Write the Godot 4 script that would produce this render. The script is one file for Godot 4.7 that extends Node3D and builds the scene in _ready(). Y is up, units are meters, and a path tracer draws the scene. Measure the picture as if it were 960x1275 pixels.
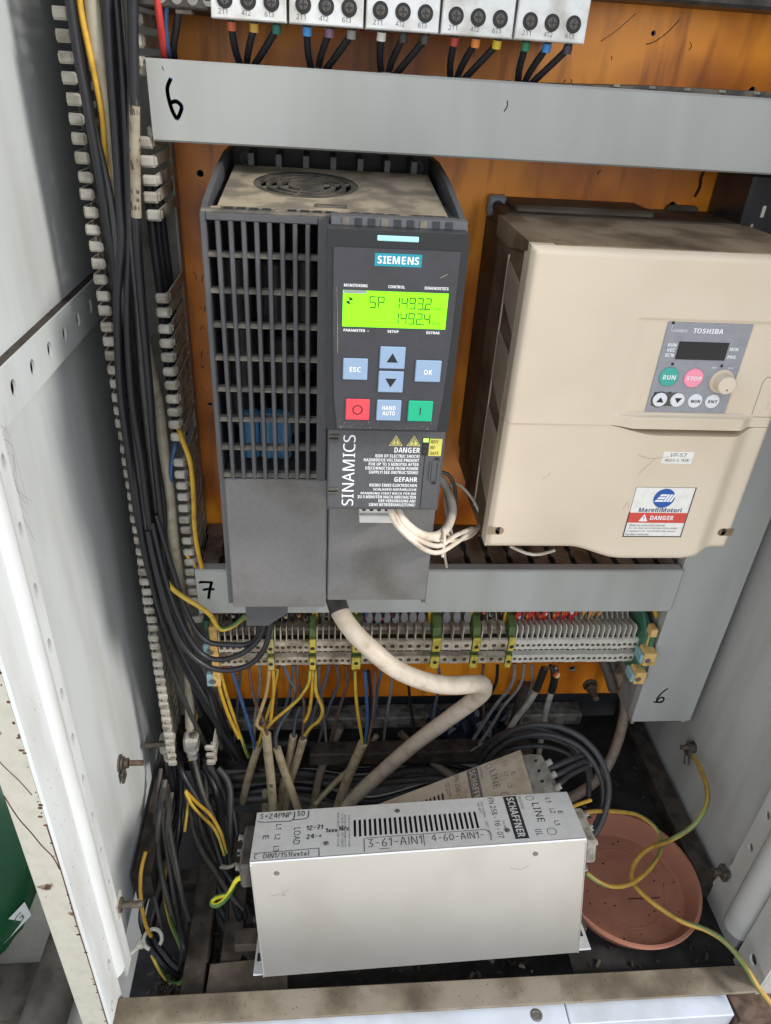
extends Node3D

const UP := Vector3(0, 0.47, 0)          # scene millimetres start at the drive's foot; the ground lies 0.47 m below
var M := {}
var taken := {}
var bases := {}
var rng := RandomNumberGenerator.new()


func mm(x, y, z) -> Vector3:
	return Vector3(x, y, z) * 0.001 + UP


# ---------------------------------------------------------------- shapes (all in millimetres)
class Sh:
	var v := PackedVector3Array()
	var n := PackedVector3Array()
	var c := PackedColorArray()
	var col := Color.WHITE

	func tri(a: Vector3, b: Vector3, d: Vector3, na: Vector3, nb: Vector3, nd: Vector3) -> void:
		var f = (b - a).cross(d - a)
		if f.dot(na + nb + nd) > 0.0:
			v.append_array([a, d, b]); n.append_array([na, nd, nb])
		else:
			v.append_array([a, b, d]); n.append_array([na, nb, nd])
		c.append_array([col, col, col])

	func quad(a: Vector3, b: Vector3, d: Vector3, e: Vector3, away: Vector3) -> void:
		var f = (d - a).cross(e - b).normalized()
		if f.dot((a + b + d + e) * 0.25 - away) < 0.0:
			f = -f
		tri(a, b, d, f, f, f); tri(a, d, e, f, f, f)

	func box(x0: float, x1: float, y0: float, y1: float, z0: float, z1: float, ch := 0.0) -> Sh:
		var lo = Vector3(minf(x0, x1), minf(y0, y1), minf(z0, z1))
		var hi = Vector3(maxf(x0, x1), maxf(y0, y1), maxf(z0, z1))
		var m = (lo + hi) * 0.5
		var h = (hi - lo) * 0.5
		ch = minf(ch, minf(h.x, minf(h.y, h.z)) * 0.9)
		for i in 3:
			var j = (i + 1) % 3
			var k = (i + 2) % 3
			for s in [-1.0, 1.0]:
				var q = []
				for t in [[-1, -1], [1, -1], [1, 1], [-1, 1]]:
					var p = Vector3.ZERO
					p[i] = s * h[i]; p[j] = t[0] * (h[j] - ch); p[k] = t[1] * (h[k] - ch)
					q.append(m + p)
				quad(q[0], q[1], q[2], q[3], m)
			if ch > 0.0:
				for s in [-1.0, 1.0]:
					for t in [-1.0, 1.0]:
						var q = []
						for w in [[1, 0, -1], [0, 1, -1], [0, 1, 1], [1, 0, 1]]:
							var p = Vector3.ZERO
							p[i] = w[2] * (h[i] - ch); p[j] = s * (h[j] - w[1] * ch); p[k] = t * (h[k] - w[0] * ch)
							q.append(m + p)
						quad(q[0], q[1], q[2], q[3], m)
		if ch > 0.0:
			for a in [-1.0, 1.0]:
				for b in [-1.0, 1.0]:
					for d in [-1.0, 1.0]:
						var s = Vector3(a, b, d)
						var p = m + s * h
						var f = s.normalized()
						tri(p - Vector3(0, b, d) * ch, p - Vector3(a, 0, d) * ch, p - Vector3(a, b, 0) * ch, f, f, f)
		return self

	func put(p: Vector2, t: float, axis: int) -> Vector3:   # axis 0: p is (z, y); 1: (x, z); 2: (x, y)
		return Vector3(t, p.y, p.x) if axis == 0 else Vector3(p.x, t, p.y) if axis == 1 else Vector3(p.x, p.y, t)

	func prism(pts: Array, axis: int, t0: float, t1: float) -> Sh:
		var poly := PackedVector2Array(pts)
		var area := 0.0
		for i in poly.size():
			area += poly[i].cross(poly[(i + 1) % poly.size()])
		var ax = Vector3.ZERO
		ax[axis] = 1.0
		for i in poly.size():
			var a = poly[i]
			var b = poly[(i + 1) % poly.size()]
			var e = (b - a)
			var o = Vector2(e.y, -e.x).normalized() * (1.0 if area > 0 else -1.0)
			var f = put(o, 0.0, axis)
			var A = put(a, t0, axis); var B = put(b, t0, axis); var C = put(b, t1, axis); var D = put(a, t1, axis)
			tri(A, B, C, f, f, f); tri(A, C, D, f, f, f)
		var idx = Geometry2D.triangulate_polygon(poly)
		for i in range(0, idx.size(), 3):
			for s in [[t0, -1.0], [t1, 1.0]]:
				var f = ax * s[1] * (1.0 if t1 > t0 else -1.0)
				tri(put(poly[idx[i]], s[0], axis), put(poly[idx[i + 1]], s[0], axis), put(poly[idx[i + 2]], s[0], axis), f, f, f)
		return self

	func disc(at: Vector3, nrm: Vector3, r: float, sides := 14, ry := -1.0) -> Sh:
		var u = nrm.cross(Vector3.UP if absf(nrm.y) < 0.9 else Vector3.RIGHT).normalized()
		var w = u.cross(nrm).normalized()
		if ry < 0.0: ry = r
		for i in sides:
			var a = TAU * i / sides
			var b = TAU * (i + 1) / sides
			tri(at, at + u * cos(a) * r + w * sin(a) * ry, at + u * cos(b) * r + w * sin(b) * ry, nrm, nrm, nrm)
		return self

	func lathe(at: Vector3, axis: Vector3, prof: Array, sides := 20) -> Sh:   # prof: [radius, height] pairs
		axis = axis.normalized()
		var u = axis.cross(Vector3.UP if absf(axis.y) < 0.9 else Vector3.RIGHT).normalized()
		var w = u.cross(axis).normalized()
		for k in prof.size() - 1:
			var p = prof[k]; var q = prof[k + 1]
			var sl = Vector2(q[1] - p[1], p[0] - q[0])
			if sl.length() < 1e-6: continue
			sl = sl.normalized()
			for i in sides:
				var a = TAU * i / sides; var b = TAU * (i + 1) / sides
				var da = u * cos(a) + w * sin(a); var db = u * cos(b) + w * sin(b)
				var na = (da * sl.x + axis * sl.y); var nb = (db * sl.x + axis * sl.y)
				var A = at + da * p[0] + axis * p[1]; var B = at + db * p[0] + axis * p[1]
				var C = at + db * q[0] + axis * q[1]; var D = at + da * q[0] + axis * q[1]
				if p[0] > 1e-4: tri(A, B, C, na, nb, nb)
				if q[0] > 1e-4: tri(A, C, D, na, nb, na)
		return self

	static func smooth(pts: Array, step := 5.0) -> Array:
		var out = []
		for i in pts.size() - 1:
			var p0 = pts[maxi(i - 1, 0)]; var p1 = pts[i]; var p2 = pts[i + 1]; var p3 = pts[mini(i + 2, pts.size() - 1)]
			var k = clampi(int(p1.distance_to(p2) / step), 2, 12)
			for j in k:
				var t = float(j) / k
				out.append(0.5 * (2.0 * p1 + (p2 - p0) * t + (2.0 * p0 - 5.0 * p1 + 4.0 * p2 - p3) * t * t + (3.0 * p1 - p0 - 3.0 * p2 + p3) * t * t * t))
		out.append(pts[-1])
		return out

	func tube(path: Array, r: float, sides := 9, stripe = null, twist := 0.0, ends := true, flat := 1.0) -> Sh:
		var pts = smooth(path) if path.size() > 2 else path
		var main = col
		var t0 = (pts[1] - pts[0]).normalized()
		var u = t0.cross(Vector3.UP if absf(t0.y) < 0.9 else Vector3.RIGHT).normalized()
		var rings = []
		var norms = []
		var acc := 0.0
		for i in pts.size():
			var t = (pts[mini(i + 1, pts.size() - 1)] - pts[maxi(i - 1, 0)]).normalized()
			u = (u - t * u.dot(t)).normalized()
			var w = t.cross(u)
			if i > 0: acc += pts[i].distance_to(pts[i - 1])
			var ring = []
			var nn = []
			for j in sides:
				var a = TAU * j / sides + acc * twist
				var d = u * cos(a) + w * sin(a) * flat
				ring.append(pts[i] + d * r); nn.append(d.normalized())
			rings.append(ring); norms.append(nn)
		for i in pts.size() - 1:
			for j in sides:
				var k = (j + 1) % sides
				col = stripe if stripe != null and j < sides * 0.28 else main
				tri(rings[i][j], rings[i][k], rings[i + 1][k], norms[i][j], norms[i][k], norms[i + 1][k])
				tri(rings[i][j], rings[i + 1][k], rings[i + 1][j], norms[i][j], norms[i + 1][k], norms[i + 1][j])
		col = main
		if ends:
			for e in [0, pts.size() - 1]:
				var d = (pts[0] - pts[1]).normalized() if e == 0 else (pts[-1] - pts[-2]).normalized()
				for j in sides:
					tri(pts[e], rings[e][j], rings[e][(j + 1) % sides], d, d, d)
		return self

	func field(x0: float, x1: float, y0: float, y1: float, nx: int, ny: int, f: Callable, skirt: float) -> Sh:   # a front shell z = f(x, y) with sides that go back to z = skirt
		var eps = 0.4
		var P = func(i, j): 
			var x = lerpf(x0, x1, float(i) / nx); var y = lerpf(y0, y1, float(j) / ny)
			return Vector3(x, y, f.call(x, y))
		var N = func(i, j):
			var x = lerpf(x0, x1, float(i) / nx); var y = lerpf(y0, y1, float(j) / ny)
			return Vector3(-(f.call(x + eps, y) - f.call(x - eps, y)) / (2 * eps), -(f.call(x, y + eps) - f.call(x, y - eps)) / (2 * eps), 1.0).normalized()
		var pp = []
		var nn = []
		for j in ny + 1:
			for i in nx + 1:
				pp.append(P.call(i, j)); nn.append(N.call(i, j))
		for j in ny:
			for i in nx:
				var a = j * (nx + 1) + i; var b = a + 1; var d = a + nx + 2; var e = a + nx + 1
				tri(pp[a], pp[b], pp[d], nn[a], nn[b], nn[d]); tri(pp[a], pp[d], pp[e], nn[a], nn[d], nn[e])
		var mid = Vector3((x0 + x1) / 2, (y0 + y1) / 2, skirt)
		for i in nx:
			for j in [0, ny]:
				var A = pp[j * (nx + 1) + i]; var B = pp[j * (nx + 1) + i + 1]
				quad(A, B, Vector3(B.x, B.y, skirt), Vector3(A.x, A.y, skirt), Vector3((A.x + B.x) / 2, mid.y, (A.z + skirt) / 2))
		for j in ny:
			for i in [0, nx]:
				var A = pp[j * (nx + 1) + i]; var B = pp[(j + 1) * (nx + 1) + i]
				quad(A, B, Vector3(B.x, B.y, skirt), Vector3(A.x, A.y, skirt), Vector3(mid.x, (A.y + B.y) / 2, (A.z + skirt) / 2))
		return self

	func ribbon(pts: Array, w: float, U: Vector3, V: Vector3, at: Vector3, up := 0.12) -> Sh:   # a pen stroke lying on the plane at, U, V
		var nrm = U.cross(V).normalized()
		var q = []
		for p in pts: q.append(at + U * p.x + V * p.y + nrm * up)
		if q.size() > 2: q = smooth(q, 0.8)
		for i in q.size() - 1:
			var d = (q[i + 1] - q[i]).normalized()
			var s = d.cross(nrm) * w * 0.5
			var e = d * w * 0.3
			tri(q[i] - s - e, q[i] + s - e, q[i + 1] + s + e, nrm, nrm, nrm)
			tri(q[i] - s - e, q[i + 1] + s + e, q[i + 1] - s + e, nrm, nrm, nrm)
		return self

	func mesh(base: Vector3) -> ArrayMesh:
		var vs := PackedVector3Array()
		vs.resize(v.size())
		for i in v.size(): vs[i] = (v[i] - base) * 0.001
		var a := []
		a.resize(Mesh.ARRAY_MAX)
		a[Mesh.ARRAY_VERTEX] = vs; a[Mesh.ARRAY_NORMAL] = n; a[Mesh.ARRAY_COLOR] = c
		var m := ArrayMesh.new()
		m.add_surface_from_arrays(Mesh.PRIMITIVE_TRIANGLES, a)
		return m


func sh(col = null) -> Sh:
	var s := Sh.new()
	if col != null: s.col = col
	return s


func lin(r, g, b) -> Color:                  # an sRGB byte colour as a linear vertex colour
	return Color8(r, g, b).srgb_to_linear()


# ---------------------------------------------------------------- things and parts
func numbered(called: String) -> String:
	if not taken.has(called):
		taken[called] = 0
		return called
	taken[called] += 1
	return "%s_%03d" % [called, taken[called]]


func metas(o, label, category, group = "", kind = "") -> void:
	if label: o.set_meta("label", label)
	if category: o.set_meta("category", category)
	if group: o.set_meta("group", group)
	if kind: o.set_meta("kind", kind)


func thing(called, label, category, base: Vector3, group = "", turn := Vector3.ZERO, kind = "") -> Node3D:   # base and turn: where the thing stands, in mm and degrees
	var o := Node3D.new()
	o.name = numbered(called)
	add_child(o)
	o.position = base * 0.001 + UP
	o.rotation_degrees = turn
	bases[o] = base
	metas(o, label, category, group, kind)
	return o


func part(called, s: Sh, mat, parent, label = "") -> MeshInstance3D:
	var o := MeshInstance3D.new()
	o.name = called
	o.mesh = s.mesh(bases[parent])
	o.material_override = M[mat] if mat is String else mat
	parent.add_child(o, true)
	bases[o] = bases[parent]
	if label: o.set_meta("label", label)
	return o


func single(called, s: Sh, mat, label, category, base: Vector3, group = "", kind = "") -> MeshInstance3D:
	var o := MeshInstance3D.new()
	o.name = numbered(called)
	o.mesh = s.mesh(base)
	o.material_override = M[mat] if mat is String else mat
	add_child(o)
	o.position = base * 0.001 + UP
	bases[o] = base
	metas(o, label, category, group, kind)
	return o


func again(called, mesh: Mesh, mat, parent, at: Vector3, turn := Vector3.ZERO) -> MeshInstance3D:   # one more piece that shares a mesh; at is its shift in mm
	var o := MeshInstance3D.new()
	o.name = called
	o.mesh = mesh
	o.material_override = M[mat] if mat is String else mat
	o.position = at * 0.001
	o.rotation_degrees = turn
	parent.add_child(o, true)
	bases[o] = Vector3.ZERO
	return o


func txt(parent, words: String, at: Vector3, w: float, h: float, mat, right := Vector3.RIGHT, up := Vector3.UP, font := "sans", align := 0, called := "lettering") -> void:   # w by h mm; align -1 left, 0 centre, 1 right
	var t := TextMesh.new()
	var f := SystemFont.new()
	f.font_names = PackedStringArray(["Droid Serif" if font == "serif" else "Droid Sans"])
	f.font_weight = 700 if font == "bold" else 400
	t.font = f
	t.text = words
	t.font_size = 24
	t.pixel_size = 0.01
	t.depth = 0.002
	t.curve_step = 3.0
	var b := t.get_aabb()
	var o := MeshInstance3D.new()
	o.name = called
	o.mesh = t
	o.material_override = M[mat] if mat is String else mat
	var sx = w * 0.001 / maxf(b.size.x, 1e-4)
	var sy = h * 0.001 / maxf(b.size.y, 1e-4)
	var nrm = right.cross(up).normalized()
	var bs = Basis(right.normalized() * sx, up.normalized() * sy, nrm * 0.02)
	var c = b.get_center()
	var anchor = Vector3(c.x + b.size.x * 0.5 * align, c.y, b.position.z)
	var p = (at - bases[parent]) * 0.001
	o.transform = Transform3D(bs, p - bs * anchor + nrm * 0.00008)
	parent.add_child(o, true)


# ---------------------------------------------------------------- materials
func ntex(freq: float, oct: int, cols: Array, sd: int, kind := FastNoiseLite.TYPE_SIMPLEX_SMOOTH, size := 512) -> NoiseTexture2D:
	var f := FastNoiseLite.new()
	f.noise_type = kind
	f.frequency = freq
	f.fractal_octaves = oct
	f.seed = sd
	var t := NoiseTexture2D.new()
	t.width = size; t.height = size
	t.seamless = true
	t.noise = f
	var g := Gradient.new()
	var offs := PackedFloat32Array()
	var cc := PackedColorArray()
	for x in cols:
		offs.append(x[0]); cc.append(x[1])
	g.offsets = offs; g.colors = cc
	t.color_ramp = g
	return t


var T := {}

func mat(key: String, rgb: Array, rough: float, metal := 0.0, tex := "fine", scale := 6.0, over := "", oscale := 3.0, bump := 0.0) -> StandardMaterial3D:
	var m := StandardMaterial3D.new()
	m.resource_name = key
	m.albedo_color = Color8(rgb[0], rgb[1], rgb[2])
	m.roughness = rough
	m.metallic = metal
	m.vertex_color_use_as_albedo = true
	if tex:
		m.albedo_texture = T[tex]
		m.uv1_triplanar = true
		m.uv1_world_triplanar = true
		m.uv1_scale = Vector3.ONE * scale
	if over:
		m.detail_enabled = true
		m.detail_albedo = T[over]
		m.detail_blend_mode = BaseMaterial3D.BLEND_MODE_MUL
		m.detail_uv_layer = BaseMaterial3D.DETAIL_UV_2
		m.uv2_triplanar = true
		m.uv2_world_triplanar = true
		m.uv2_scale = Vector3.ONE * oscale
	if bump > 0.0:
		m.heightmap_enabled = true
		m.heightmap_texture = T["bump"]
		m.heightmap_scale = bump
	M[key] = m
	return m


func grey(x: float) -> Color:
	return Color(x, x, x)


func materials() -> void:
	T.fine = ntex(0.03, 4, [[0.0, grey(0.93)], [0.5, grey(0.98)], [1.0, grey(1.0)]], 11)
	T.stain = ntex(0.011, 5, [[0.0, Color(0.74, 0.70, 0.64)], [0.3, Color(0.92, 0.90, 0.87)], [0.5, grey(1.0)], [1.0, grey(1.0)]], 23)
	T.speck = ntex(0.12, 2, [[0.0, Color(0.5, 0.45, 0.38)], [0.13, Color(0.6, 0.55, 0.48)], [0.17, grey(1.0)], [1.0, grey(1.0)]], 37)
	T.dust = ntex(0.010, 5, [[0.0, Color(0.58, 0.57, 0.56)], [0.42, Color(0.74, 0.72, 0.69)], [0.58, Color(0.92, 0.89, 0.83)], [1.0, Color(1, 0.97, 0.92)]], 41)
	T.grime = ntex(0.013, 5, [[0.0, Color(0.55, 0.51, 0.46)], [0.38, Color(0.78, 0.75, 0.70)], [0.6, Color(0.95, 0.93, 0.9)], [1.0, grey(1.0)]], 53)
	T.rust = ntex(0.02, 5, [[0.0, Color(0.35, 0.25, 0.18)], [0.1, Color(0.5, 0.4, 0.32)], [0.15, grey(0.97)], [1.0, grey(1.0)]], 67)
	T.bump = ntex(0.06, 4, [[0.0, grey(0.0)], [1.0, grey(1.0)]], 71)
	T.camo = ntex(0.006, 3, [[0.0, Color(0.925, 0.92, 0.90)], [0.5, grey(0.975)], [1.0, grey(1.0)]], 83)

	T.smoke = ntex(0.007, 4, [[0.0, Color(0.62, 0.52, 0.46)], [0.4, Color(0.86, 0.81, 0.76)], [0.62, grey(1.0)], [1.0, grey(1.0)]], 97)
	T.film = ntex(0.009, 4, [[0.0, Color(0.93, 0.92, 0.90)], [0.4, Color(0.975, 0.97, 0.965)], [0.6, grey(1.0)], [1.0, grey(1.0)]], 103)
	T.smear = ntex(0.009, 5, [[0.0, Color(0.80, 0.78, 0.74)], [0.3, Color(0.93, 0.92, 0.90)], [0.5, grey(0.99)], [1.0, grey(1.0)]], 101)
	mat("plate", [254, 160, 44], 0.34, 0.0, "smoke", 1.7, "stain", 3.1)
	mat("duct_lid", [170, 172, 168], 0.42, 0.0, "", 3.0, "film", 1.0)
	mat("duct", [150, 148, 142], 0.5, 0.0, "fine", 6.0, "stain", 5.0)
	mat("finger", [186, 184, 176], 0.5, 0.0, "fine", 8.0, "grime", 5.0)
	mat("duct_brown", [132, 122, 112], 0.6, 0.0, "fine", 8.0, "grime", 5.0)
	mat("wall_white", [204, 208, 208], 0.32, 0.0, "", 2.0, "film", 1.3)
	mat("wall_grey", [178, 178, 173], 0.45, 0.0, "", 2.0, "film", 1.6)
	mat("post_white", [212, 215, 215], 0.36, 0.0, "", 3.0, "film", 2.4)
	mat("post_dirty", [190, 186, 172], 0.5, 0.0, "fine", 5.0, "rust", 2.4)
	mat("sill", [138, 130, 116], 0.78, 0.0, "grime", 2.0, "speck", 4.0, 0.02)
	mat("plinth", [204, 210, 219], 0.35, 0.0, "film", 4.0, "camo", 3.0)
	mat("back", [44, 46, 52], 0.7, 0.0, "fine", 4.0)
	mat("floor_dark", [44, 42, 42], 0.9, 0.0, "grime", 5.0, "", 1.0, 0.04)
	mat("frame_dark", [72, 64, 58], 0.75, 0.0, "grime", 6.0, "rust", 7.0, 0.03)
	mat("debris", [70, 62, 56], 0.9, 0.0, "fine", 10.0)
	mat("concrete", [196, 190, 178], 0.9, 0.0, "fine", 1.5, "camo", 3.0, 0.1)

	mat("drive", [86, 86, 89], 0.42, 0.0, "fine", 10.0, "camo", 6.0)
	mat("drive_low", [114, 112, 111], 0.42, 0.0, "fine", 12.0, "smear", 2.4)
	mat("drive_dust", [124, 120, 113], 0.7, 0.0, "fine", 10.0, "dust", 8.0)
	mat("drive_top", [170, 161, 146], 0.75, 0.0, "dust", 5.0)
	mat("black", [30, 30, 32], 0.45, 0.0, "fine", 10.0)
	mat("inside", [22, 21, 21], 0.8, 0.0, "fine", 10.0)
	mat("keypad", [62, 62, 68], 0.4, 0.0, "fine", 14.0, "camo", 9.0)
	mat("keypad_black", [36, 37, 40], 0.3, 0.0, "fine", 12.0)
	mat("button", [140, 163, 190], 0.45, 0.0, "")
	mat("button_red", [222, 72, 82], 0.45, 0.0, "")
	mat("button_green", [22, 172, 128], 0.45, 0.0, "")
	mat("teal", [30, 142, 160], 0.4, 0.0, "")
	mat("led_bar", [168, 226, 228], 0.3, 0.0, "")
	mat("ink_white", [238, 238, 238], 0.6, 0.0, "")
	mat("ink_black", [26, 28, 32], 0.6, 0.0, "")
	mat("ink_lcd", [18, 44, 6], 0.5, 0.0, "")
	mat("ink_grey", [92, 92, 92], 0.6, 0.0, "")
	mat("ink_pen", [52, 104, 134], 0.6, 0.0, "")
	mat("ink_blue", [30, 84, 160], 0.5, 0.0, "")
	mat("ink_red", [206, 72, 60], 0.5, 0.0, "")
	mat("ink_navy", [44, 62, 112], 0.5, 0.0, "")
	mat("sticker", [236, 232, 224], 0.5, 0.0, "fine", 8.0)
	mat("sticker_yellow", [214, 206, 100], 0.5, 0.0, "fine", 8.0)
	mat("warn", [220, 214, 130], 0.5, 0.0, "")
	mat("cap_blue", [110, 176, 222], 0.35, 0.0, "fine", 10.0)
	mat("cap_dark", [52, 48, 46], 0.4, 0.0, "fine", 10.0)

	mat("beige_case", [222, 205, 182], 0.42, 0.0, "", 14.0, "camo", 2.0)
	mat("beige_dirty", [152, 133, 110], 0.7, 0.0, "fine", 5.0, "grime", 2.0)
	mat("beige_top", [158, 141, 118], 0.8, 0.0, "fine", 6.0, "grime", 2.2)
	mat("heat_sink", [96, 88, 78], 0.6, 0.0, "fine", 6.0, "grime", 2.0)
	mat("panel_grey", [150, 150, 156], 0.4, 0.0, "fine", 8.0)
	mat("run_green", [66, 168, 152], 0.4, 0.0, "")
	mat("stop_pink", [246, 148, 170], 0.4, 0.0, "")
	mat("key_white", [222, 222, 224], 0.4, 0.0, "")
	mat("display", [30, 28, 32], 0.15, 0.0, "")

	mat("contactor", [232, 233, 231], 0.42, 0.0, "fine", 8.0, "smear", 6.0)
	mat("contactor_dark", [84, 80, 78], 0.5, 0.0, "fine", 8.0, "grime", 7.0)
	mat("screw", [150, 146, 138], 0.35, 0.8, "fine", 12.0)
	mat("bolt", [112, 107, 100], 0.55, 0.5, "grime", 12.0)
	mat("terminal", [226, 222, 214], 0.5, 0.0, "fine", 8.0, "grime", 4.0)
	mat("terminal_white", [232, 231, 226], 0.5, 0.0, "fine", 8.0, "camo", 10.0)
	mat("earth_block", [255, 255, 255], 0.5, 0.0, "fine", 9.0, "stain", 14.0)
	mat("end_green", [70, 122, 98], 0.5, 0.0, "fine", 9.0, "stain", 9.0)
	mat("end_gold", [218, 180, 112], 0.5, 0.0, "fine", 9.0, "stain", 12.0)
	mat("end_blue", [140, 176, 182], 0.5, 0.0, "fine", 9.0)
	mat("tag_grey", [118, 116, 116], 0.5, 0.0, "fine", 6.0)

	mat("cover_metal", [240, 236, 231], 0.30, 0.9, "", 5.0, "camo", 3.0)
	mat("label_silver", [200, 200, 199], 0.42, 0.25, "fine", 6.0, "camo", 2.0)
	mat("label_dusty", [186, 172, 152], 0.6, 0.0, "fine", 6.0, "stain", 6.0)
	mat("plastic_grey", [150, 147, 142], 0.5, 0.0, "fine", 8.0, "grime", 9.0)
	mat("terracotta", [160, 106, 84], 0.8, 0.0, "fine", 3.0, "film", 2.2, 0.03)
	mat("bag_green", [20, 74, 42], 0.28, 0.0, "fine", 6.0)
	mat("bag_white", [220, 220, 214], 0.3, 0.0, "fine", 6.0)
	mat("plastic_blue", [40, 46, 60], 0.25, 0.0, "camo", 9.0)
	mat("clamp_clear", [176, 172, 164], 0.3, 0.0, "stain", 9.0)
	mat("tie_white", [222, 218, 206], 0.45, 0.0, "fine", 9.0)
	mat("sheet", [96, 90, 83], 0.85, 0.0, "fine", 6.0, "grime", 3.0)
	mat("rust_bit", [104, 84, 72], 0.8, 0.0, "grime", 9.0)

	M["cover_metal"].roughness_texture = T["film"]
	for k in ["wall_white", "wall_grey", "post_white", "plate", "duct_lid"]: M[k].uv2_scale *= Vector3(3.0, 0.45, 3.0)   # dirt has run down these sheets
	T.dent = ntex(0.005, 2, [[0.0, grey(0.0)], [1.0, grey(1.0)]], 131)
	M["cover_metal"].heightmap_enabled = true
	M["cover_metal"].heightmap_texture = T["dent"]
	M["cover_metal"].heightmap_scale = 0.06
	mat("cable_clean", [255, 255, 255], 0.5, 0.0, "fine", 9.0, "smear", 9.0)
	mat("scar", [86, 54, 26], 0.7, 0.0, "")
	mat("rubber", [30, 30, 31], 0.8, 0.0, "fine", 6.0)  # dark surface of the mat added for the filter reflection
	mat("vent_back", [70, 60, 50], 0.8, 0.0, "")
	mat("vent_bars", [156, 140, 118], 0.6, 0.0, "fine", 6.0)
	mat("fan_grey", [104, 101, 95], 0.6, 0.0, "fine", 10.0, "dust", 7.0)
	mat("screw_dark", [92, 88, 82], 0.35, 0.7, "fine", 12.0)
	# cable sheaths
	mat("wire", [255, 255, 255], 0.42, 0.0, "fine", 12.0)
	mat("cable_dusty", [255, 255, 255], 0.5, 0.0, "fine", 9.0, "stain", 9.0)


# ---------------------------------------------------------------- cables
var hue := {
	"black": [lin(38, 38, 41), "wire"], "black_dusty": [lin(66, 65, 64), "cable_dusty"], "coil": [lin(60, 60, 62), "cable_dusty"], "coil_light": [lin(120, 118, 112), "cable_dusty"], "dark_cable": [lin(80, 77, 73), "cable_dusty"],
	"yellow": [lin(214, 168, 58), "cable_dusty"], "blue": [lin(66, 96, 136), "wire"], "red": [lin(206, 62, 58), "wire"], "brown": [lin(112, 88, 78), "cable_dusty"], "tan": [lin(186, 156, 110), "cable_dusty"],
	"greyblue": [lin(92, 98, 110), "cable_dusty"], "greywire": [lin(132, 130, 128), "cable_dusty"], "greycable": [lin(172, 170, 164), "cable_dusty"], "beige": [lin(176, 166, 146), "cable_dusty"],
	"sheath": [lin(186, 172, 142), "cable_dusty"], "sheath_dark": [lin(146, 130, 114), "cable_dusty"], "white_cable": [lin(216, 200, 180), "cable_clean"], "whitewire": [lin(218, 206, 190), "cable_dusty"],
	"yg": [lin(206, 172, 66), "cable_dusty"], "yg_bright": [lin(226, 214, 40), "wire"], "yg_dull": [lin(188, 150, 66), "cable_dusty"],
}


func path_of(a: Array) -> Array:
	var p = []
	for i in range(0, a.size(), 3): p.append(Vector3(a[i], a[i + 1], a[i + 2]))
	return p


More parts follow.
